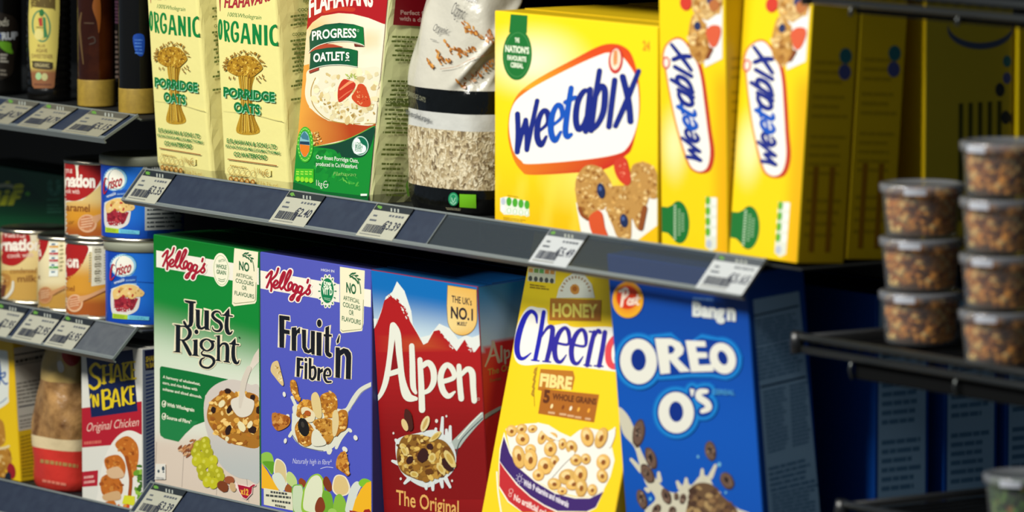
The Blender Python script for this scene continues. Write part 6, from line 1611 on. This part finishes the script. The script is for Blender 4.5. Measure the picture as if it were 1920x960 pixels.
A.poly([(275, -60), (500, -60), (498, 100), (480, 80), (300, 62), (275, 80)], '5c4c24')
A.ring(372, 235, 84, 145, 14, '3a7a5a', -6, 36); A.ell(375, 115, 22, 34, '2c6a34'); A.poly([(345, 165), (380, 155), (385, 235), (355, 235)], 'a83a2c'); A.poly([(385, 150), (410, 160), (415, 250), (430, 330), (395, 345), (390, 250)], '3a7a4a'); A.stroke([(330, 245), (390, 250)], 8, '4a4a2a'); A.ell(350, 310, 40, 50, 'd4c87c')
A.text('BLUE', (340, 422), (405, 425), 26, '8a7040', .01); A.text('AGAVE', (325, 470), (425, 474), 36, '8a7040', .02); A.text('SWEETENER', (285, 522), (475, 528), 40, '8a7040', .01)
A.poly(catmull([(295, 570), (300, 548), (460, 560), (475, 580), (468, 622), (380, 622), (300, 608)], True), '3a3020'); A.text('ORGANIC', (312, 598), (445, 606), 34, 'b4a878', .03)
A.ell(348, 685, 26, 34, '9cc088'); A.ell(402, 692, 28, 34, 'b8b47c'); A.lines([(310, 745), (480, 750), (478, 775), (310, 770)], 1, '6a4030', 3, .6)
A.build('label', t)
M['mustard'] = principled('mustard_band', '8f7426', rough=0.6, noise=('a1842c', 160, 0.35, 0.7))
def mustard_band(t, c, r, z0, z1):
    b = MB(); b.lathe(c[0], c[1], [(r*1.006, UZ+z0), (r*1.012, UZ+z0+0.001), (r*1.012, UZ+z1-0.001), (r*1.006, UZ+z1)], 72); b.build('lower_label', M['mustard'], t, smooth=True)
t, K, c = bottle(181, 0.0196, 0.050, 'amber syrup bottle with a mustard band round its foot', 'amber')
mustard_band(t, c, 0.0196, 0.001, 0.0285)
A = Art(K, 130, 0, 4.17)
A.poly(catmull([(180, 60), (200, -20), (240, 0), (245, 150), (230, 260), (215, 170)], True), '7c4410'); A.stroke([(95, 100), (80, 200), (90, 320), (110, 500)], [10, 20, 16, 8], '5a4428'); A.stroke([(120, 180), (190, 182)], 10, '4a3626'); A.stroke([(150, 300), (190, 290), (200, 330), (160, 345)], 10, '3c3028')
A.build('front_label', t)
t, K, c = bottle(228, 0.0185, 0.105, 'dark bottle with a speckled text label behind the two mustard-banded bottles', 'glossbottle')
A = Art(K, 130, 0, 4.17)
A.poly([(300, -40), (400, -40), (395, 640), (300, 640)], '171412')
A.lines([(335, 0), (400, 5), (395, 190), (340, 185)], 7, '8a5a78', 3, .6, (.3, .6)); A.lines([(345, 230), (380, 232), (405, 620), (360, 620)], 10, '9a8478', 4, .5, (.4, .8)); A.ell(325, 430, 24, 38, '4a7a1c', 0, 14)
A.build('label', t)
t, K, c = bottle(259, 0.0200, 0.040, 'black bottle with blue mark and mustard band, beside the first paper oat bag', 'glossbottle')
mustard_band(t, c, 0.0200, 0.001, 0.0265)
A = Art(K, 130, 0, 4.17)
A.poly(catmull([(500, 280), (580, 275), (585, 400), (560, 440), (515, 400)], True), '14429a'); A.lines([(510, 300), (580, 300), (575, 430), (515, 425)], 5, '4a7ac8', 3, .4, (.3, .6))
A.build('label', t)

# ------------------------------------------------------------------ left bay, lowest shelf
SZ = -0.3558
sb = thing('coating_mix_box', (-0.64, 0.03, SZ), 'white and red coating mix box with navy title panel and chicken picture', 'box')
F, Sd, Tp = carton(sb, (-0.6985, 0.006, SZ), 0, 0.1200, 0.1700, 0.040, ('dcdad0', '7a8494', 'd8d6cc'))
A = Art(F, 0, 580, 2.526)
A.face(lambda a, b, x, y: hexc('dcdad0'))
A.poly([(385, 468), (680, 435), (690, 630), (385, 655)], 'b01c2c'); A.poly([(385, 770), (465, 762), (462, 836), (385, 842)], 'b01c2c')
A.build('front_panel', sb)
A = Art(F, 0, 580, 2.526)
A.poly([(408, 222), (628, 190), (652, 482), (432, 512)], '13204e'); A.build('title_panel', sb)
A = Art(F, 0, 580, 2.526, over=True)
yl = 'e0c41c'
A.glyph_set([('s', [(475, 275), (452, 258), (428, 285), (440, 312), (468, 330), (470, 358), (445, 376), (424, 362)], 13.3), ('s', [(490, 268), (493, 350)], 13.3), ('s', [(526, 262), (528, 344)], 13.3), ('s', [(490, 312), (528, 306)], 9.4), ('s', [(484, 350), (502, 348)], 7.8), ('s', [(520, 344), (538, 342)], 7.8), ('s', [(484, 269), (502, 266)], 7.8), ('s', [(517, 264), (535, 261)], 7.8)], yl)
A.glyph_set([('s', [(540, 342), (556, 262), (575, 336)], 10.1), ('s', [(547, 318), (568, 315)], 7.8), ('s', [(586, 256), (590, 334)], 11.7), ('s', [(612, 252), (590, 296), (612, 330)], 10.1), ('s', [(580, 258), (598, 254)], 7.0), ('s', [(582, 336), (600, 333)], 7.0), ('s', [(602, 252), (618, 250)], 7.0), ('s', [(604, 332), (620, 330)], 7.0), ('s', [(624, 250), (628, 328)], 11.7), ('s', [(620, 252), (640, 248)], 8.6), ('s', [(626, 288), (638, 286)], 7.8), ('s', [(622, 330), (645, 326)], 8.6)], yl)
A.glyph_set([('s', [(446, 460), (444, 408), (466, 458), (465, 404)], 9.4), ('s', [(434, 404), (430, 418)], 7.8),
    ('s', [(488, 386), (494, 472)], 14.0), ('s', [(486, 388), (515, 382), (520, 408), (494, 424)], 10.1), ('s', [(494, 424), (526, 424), (526, 460), (494, 472)], 10.9),
    ('s', [(534, 462), (550, 378), (570, 456)], 10.9), ('s', [(540, 436), (564, 432)], 7.8), ('s', [(582, 372), (587, 452)], 12.5), ('s', [(608, 368), (587, 412), (610, 446)], 10.1), ('s', [(620, 366), (625, 446)], 11.7), ('s', [(616, 368), (636, 364)], 8.6), ('s', [(622, 404), (634, 402)], 7.8), ('s', [(618, 448), (640, 442)], 8.6)], yl)
A.build('brand_title', sb)
A = Art(F, 0, 580, 2.526)
A.text('Original Chicken', (408, 580), (655, 552), 44, 'e8c8b8', -.004, up=(.2, -1)); A.build('variety_name', sb)
A = Art(F, 0, 580, 2.526, over=True)
A.lines([(398, 620), (490, 612), (490, 640), (398, 648)], 1, 'd06a5c', 3, .5); A.lines([(398, 785), (458, 778), (456, 825), (398, 832)], 2, 'e0a8a0', 4, .5)
A.build('small_print', sb)
A = Art(F, 0, 580, 2.526)
A.poly(catmull([(600, 575), (660, 590), (690, 640), (700, 1000), (460, 1000), (465, 860), (490, 720), (540, 620)], True), 'e6e2d8')
ck = ('b8641c', 'd08434', '9a4c14', 'c8742a')
for pts, sd in (([(545, 640), (600, 600), (650, 640), (655, 720), (625, 800), (590, 700)], 1), ([(495, 710), (560, 690), (595, 740), (580, 800), (520, 780)], 2), ([(480, 800), (540, 780), (580, 830), (570, 880), (490, 880)], 3), ([(475, 930), (540, 905), (550, 970), (470, 980)], 4)):
    A.poly(catmull(pts, True), 'bf6a20'); A.scatter(pts, 26, (5, 14), ck, sd, (.4, .9))
A.poly(catmull([(505, 765), (560, 745), (590, 790), (530, 800)], True), 'd8b48c'); A.poly(catmull([(490, 880), (560, 860), (570, 900), (500, 905)], True), 'd0a878'); A.stroke([(600, 700), (620, 800), (615, 880)], 16, 'a04c14')
A.scatter([(640, 760), (690, 700), (690, 960), (650, 960)], 30, (8, 20), ('6a9a2c', '4a7a1c', '8ab43c', '3c6a18'), 5, (.4, .9)); A.poly([(590, 880), (640, 885), (640, 930), (580, 920)], 'd8d82c'); A.scatter([(560, 910), (640, 920), (640, 970), (555, 970)], 10, (8, 16), ('d86a1c', 'c4481c', 'e0902c'), 6)
A.build('chicken_picture', sb)
A = Art(Sd, 0, 580, 2.526)
A.poly([(684, 195), (760, 185), (760, 285), (688, 290)], '14183a'); A.text('SHAKE', (690, 250), (745, 240), 26, 'b8a02c', .04); A.text('’N BAKE', (690, 280), (745, 270), 24, 'b8a02c', .04)
A.lines([(690, 305), (760, 290), (760, 850), (694, 900)], 34, '2c3c6a', 4, .5, (.3, .7))
A.build('side_print', sb)

# bag of breadcrumbs
cx_ = on_y(124, 900, 0.038).x; CX, CY = cx_, 0.038
cm = thing('crumb_bag', (CX, CY, SZ), 'clear bag of brown breadcrumbs with a red lower wrapper', 'bag')
def crumb_pt(q, z):
    s = 1.0 if z > 0.012 else 1-0.12*(1-z/0.012)**2
    k = smooth01((z-0.055)/0.12); s *= 1-0.40*k
    c, d = math.cos(q), math.sin(q); e = 2/2.4
    w = 0.0016*math.sin(4*q+z*70)*smooth01(z/0.05)+0.002*k*math.sin(7*q-z*120)
    return Vector((CX+0.006*k+(0.042*s+w)*math.copysign(abs(c)**e, c), CY+(0.029*s+w)*math.copysign(abs(d)**e, d), SZ+z))
def crumb_band(z0, z1, n, col, name, mat):
    b = MB(); m = 96; vs = [crumb_pt(2*math.pi*j/m, z0+(z1-z0)*i/n) for i in range(n+1) for j in range(m)]
    fs = [(i*m+j, i*m+(j+1) % m, (i+1)*m+(j+1) % m, (i+1)*m+j) for i in range(n) for j in range(m)]
    if z0 == 0: fs.append(tuple(range(m))[::-1])
    if z1 > 0.165: fs.append(tuple(range(n*m, n*m+m)))
    b.add(vs, fs, col); return b.build(name, M[mat], cm, smooth=True, cols=True)
M['crumbs'] = principled('brown_crumbs', '5c3a1c', rough=0.3, spec=0.5, noise=('b88c56', 55, 0.3, 0.65), bump=(70, 0.6, 0.004))
crumb_band(0, 0.0440, 16, 'c8342a', 'red_wrapper', 'bagfilm'); crumb_band(0.0440, 0.0560, 6, 'd8c49a', 'cream_band', 'bagfilm')
crumb_band(0.0560, 0.1150, 24, '6a4a26', 'breadcrumbs', 'crumbs')['kind'] = 'stuff'; crumb_band(0.1150, 0.1700, 22, 'b89c5c', 'bag_top', 'bagfilm')
b = MB(); b.v = [crumb_pt(2*math.pi*j/96, 0.17*i/60) for i in range(61) for j in range(96)]; b.f = [(i*96+j, i*96+(j+1) % 96, (i+1)*96+(j+1) % 96, (i+1)*96+j) for i in range(60) for j in range(96)]
K = Skin(b, 5.0, 4e-4, 1.5e-5)
A = Art(K, 0, 640, 3.0)
A.lines([(230, 655), (465, 690), (465, 722), (228, 690)], 1, 'a8824a', 3, .6, (.06, .12)); A.lines([(240, 770), (410, 800), (410, 825), (240, 795)], 1, 'e0806a', 4, .6, (.1, .2)); A.lines([(180, 900), (260, 905), (260, 925), (180, 920)], 1, 'e09a80', 5, .6); A.lines([(350, 935), (465, 945), (465, 965), (350, 955)], 1, 'e09a80', 6, .6)
A.build('bag_print', cm, 'film')
A = Art(K, 0, 640, 3.0)
A.poly(catmull([(355, 60), (445, 70), (440, 120), (400, 140), (360, 110)], True), '9a2c24'); A.poly(catmull([(325, 120), (345, 110), (362, 150), (350, 175), (330, 165)], True), 'c8c4bc')  # red print, and a pale grey reflection painted on the film
A.build('top_print_and_glint', cm, 'film')

# yellow frozen-food style box at the left edge
p = on_y(39, 947, 0.018)
yb_ = thing('yellow_food_box', (p.x-0.09, 0.05, SZ), 'yellow box with blue script lettering and berries at the left edge', 'box')
F, Sd, Tp = carton(yb_, (p.x-0.190, 0.0182, SZ), -3.2, 0.1900, 0.1650, 0.062, ('e8c010', 'd8b41c', 'd8b418'))
A = Art(F, 0, 640, 3.0)
A.face(lambda a, b, x, y: mixc('e6b80e', 'eec81a', b))
A.poly(catmull([(-200, 60), (10, 50), (45, 90), (48, 300), (40, 350), (-60, 400), (-200, 400)], True), 'e0e4dc')
A.build('front_panel', yb_)
A = Art(F, 0, 640, 3.0, over=True)
A.stroke([(-8, 110), (0, 170), (-6, 240)], 13, '14509c'); A.stroke([(-4, 190), (28, 175), (24, 200), (4, 205), (30, 240), (42, 235)], 9, '14509c'); A.stroke([(-40, 355), (5, 345), (38, 318)], 4, '3c6aa0')
A.build('brand_logo', yb_)
A = Art(F, 0, 640, 3.0)
for pts, sd in (([(-80, 430), (5, 440), (28, 500), (20, 580), (-80, 600)], 1), ([(-80, 610), (40, 600), (65, 660), (45, 720), (-80, 720)], 2), ([(-80, 720), (20, 720), (30, 770), (-80, 800)], 3)):
    A.poly(catmull(pts, True), 'b8802c'); A.scatter(pts, 24, (6, 16), ('d0a050', '9a6420', 'e0bc78', 'c08a38'), sd)
A.stroke([(-60, 610), (20, 600), (50, 590)], 14, 'e8d4a0'); A.ell(65, 730, 24, 45, '9c2028', -8, 18); A.ell(45, 770, 18, 36, '1c2634', 8, 18); A.ell(38, 820, 20, 34, '243040', 0, 18)
A.build('food_picture', yb_)
A = Art(Sd, 0, 640, 3.0)
A.poly([(70, 40), (290, 0), (240, 480), (105, 505)], 'c4c0b4')
A.stroke([(80, 78), (280, 45)], 8, '2a2a2c', cap=False); A.stroke([(85, 135), (275, 100)], 4, '2a2a2c', cap=False); A.stroke([(105, 370), (260, 342)], 8, '232a3a', cap=False); A.stroke([(108, 425), (250, 395)], 4, '2a2a2c', cap=False)
A.lines([(88, 100), (275, 62), (275, 95), (88, 130)], 1, '4a4844', 3, .6); A.lines([(92, 230), (270, 195), (262, 330), (102, 355)], 6, '6c6860', 4, .4, (.1, .3)); A.lines([(110, 440), (240, 415), (235, 470), (112, 495)], 3, '6c6860', 5, .4); A.lines([(115, 530), (225, 500), (195, 760), (125, 770)], 12, '907a18', 6, .4, (.1, .3))
A.build('side_print', yb_)
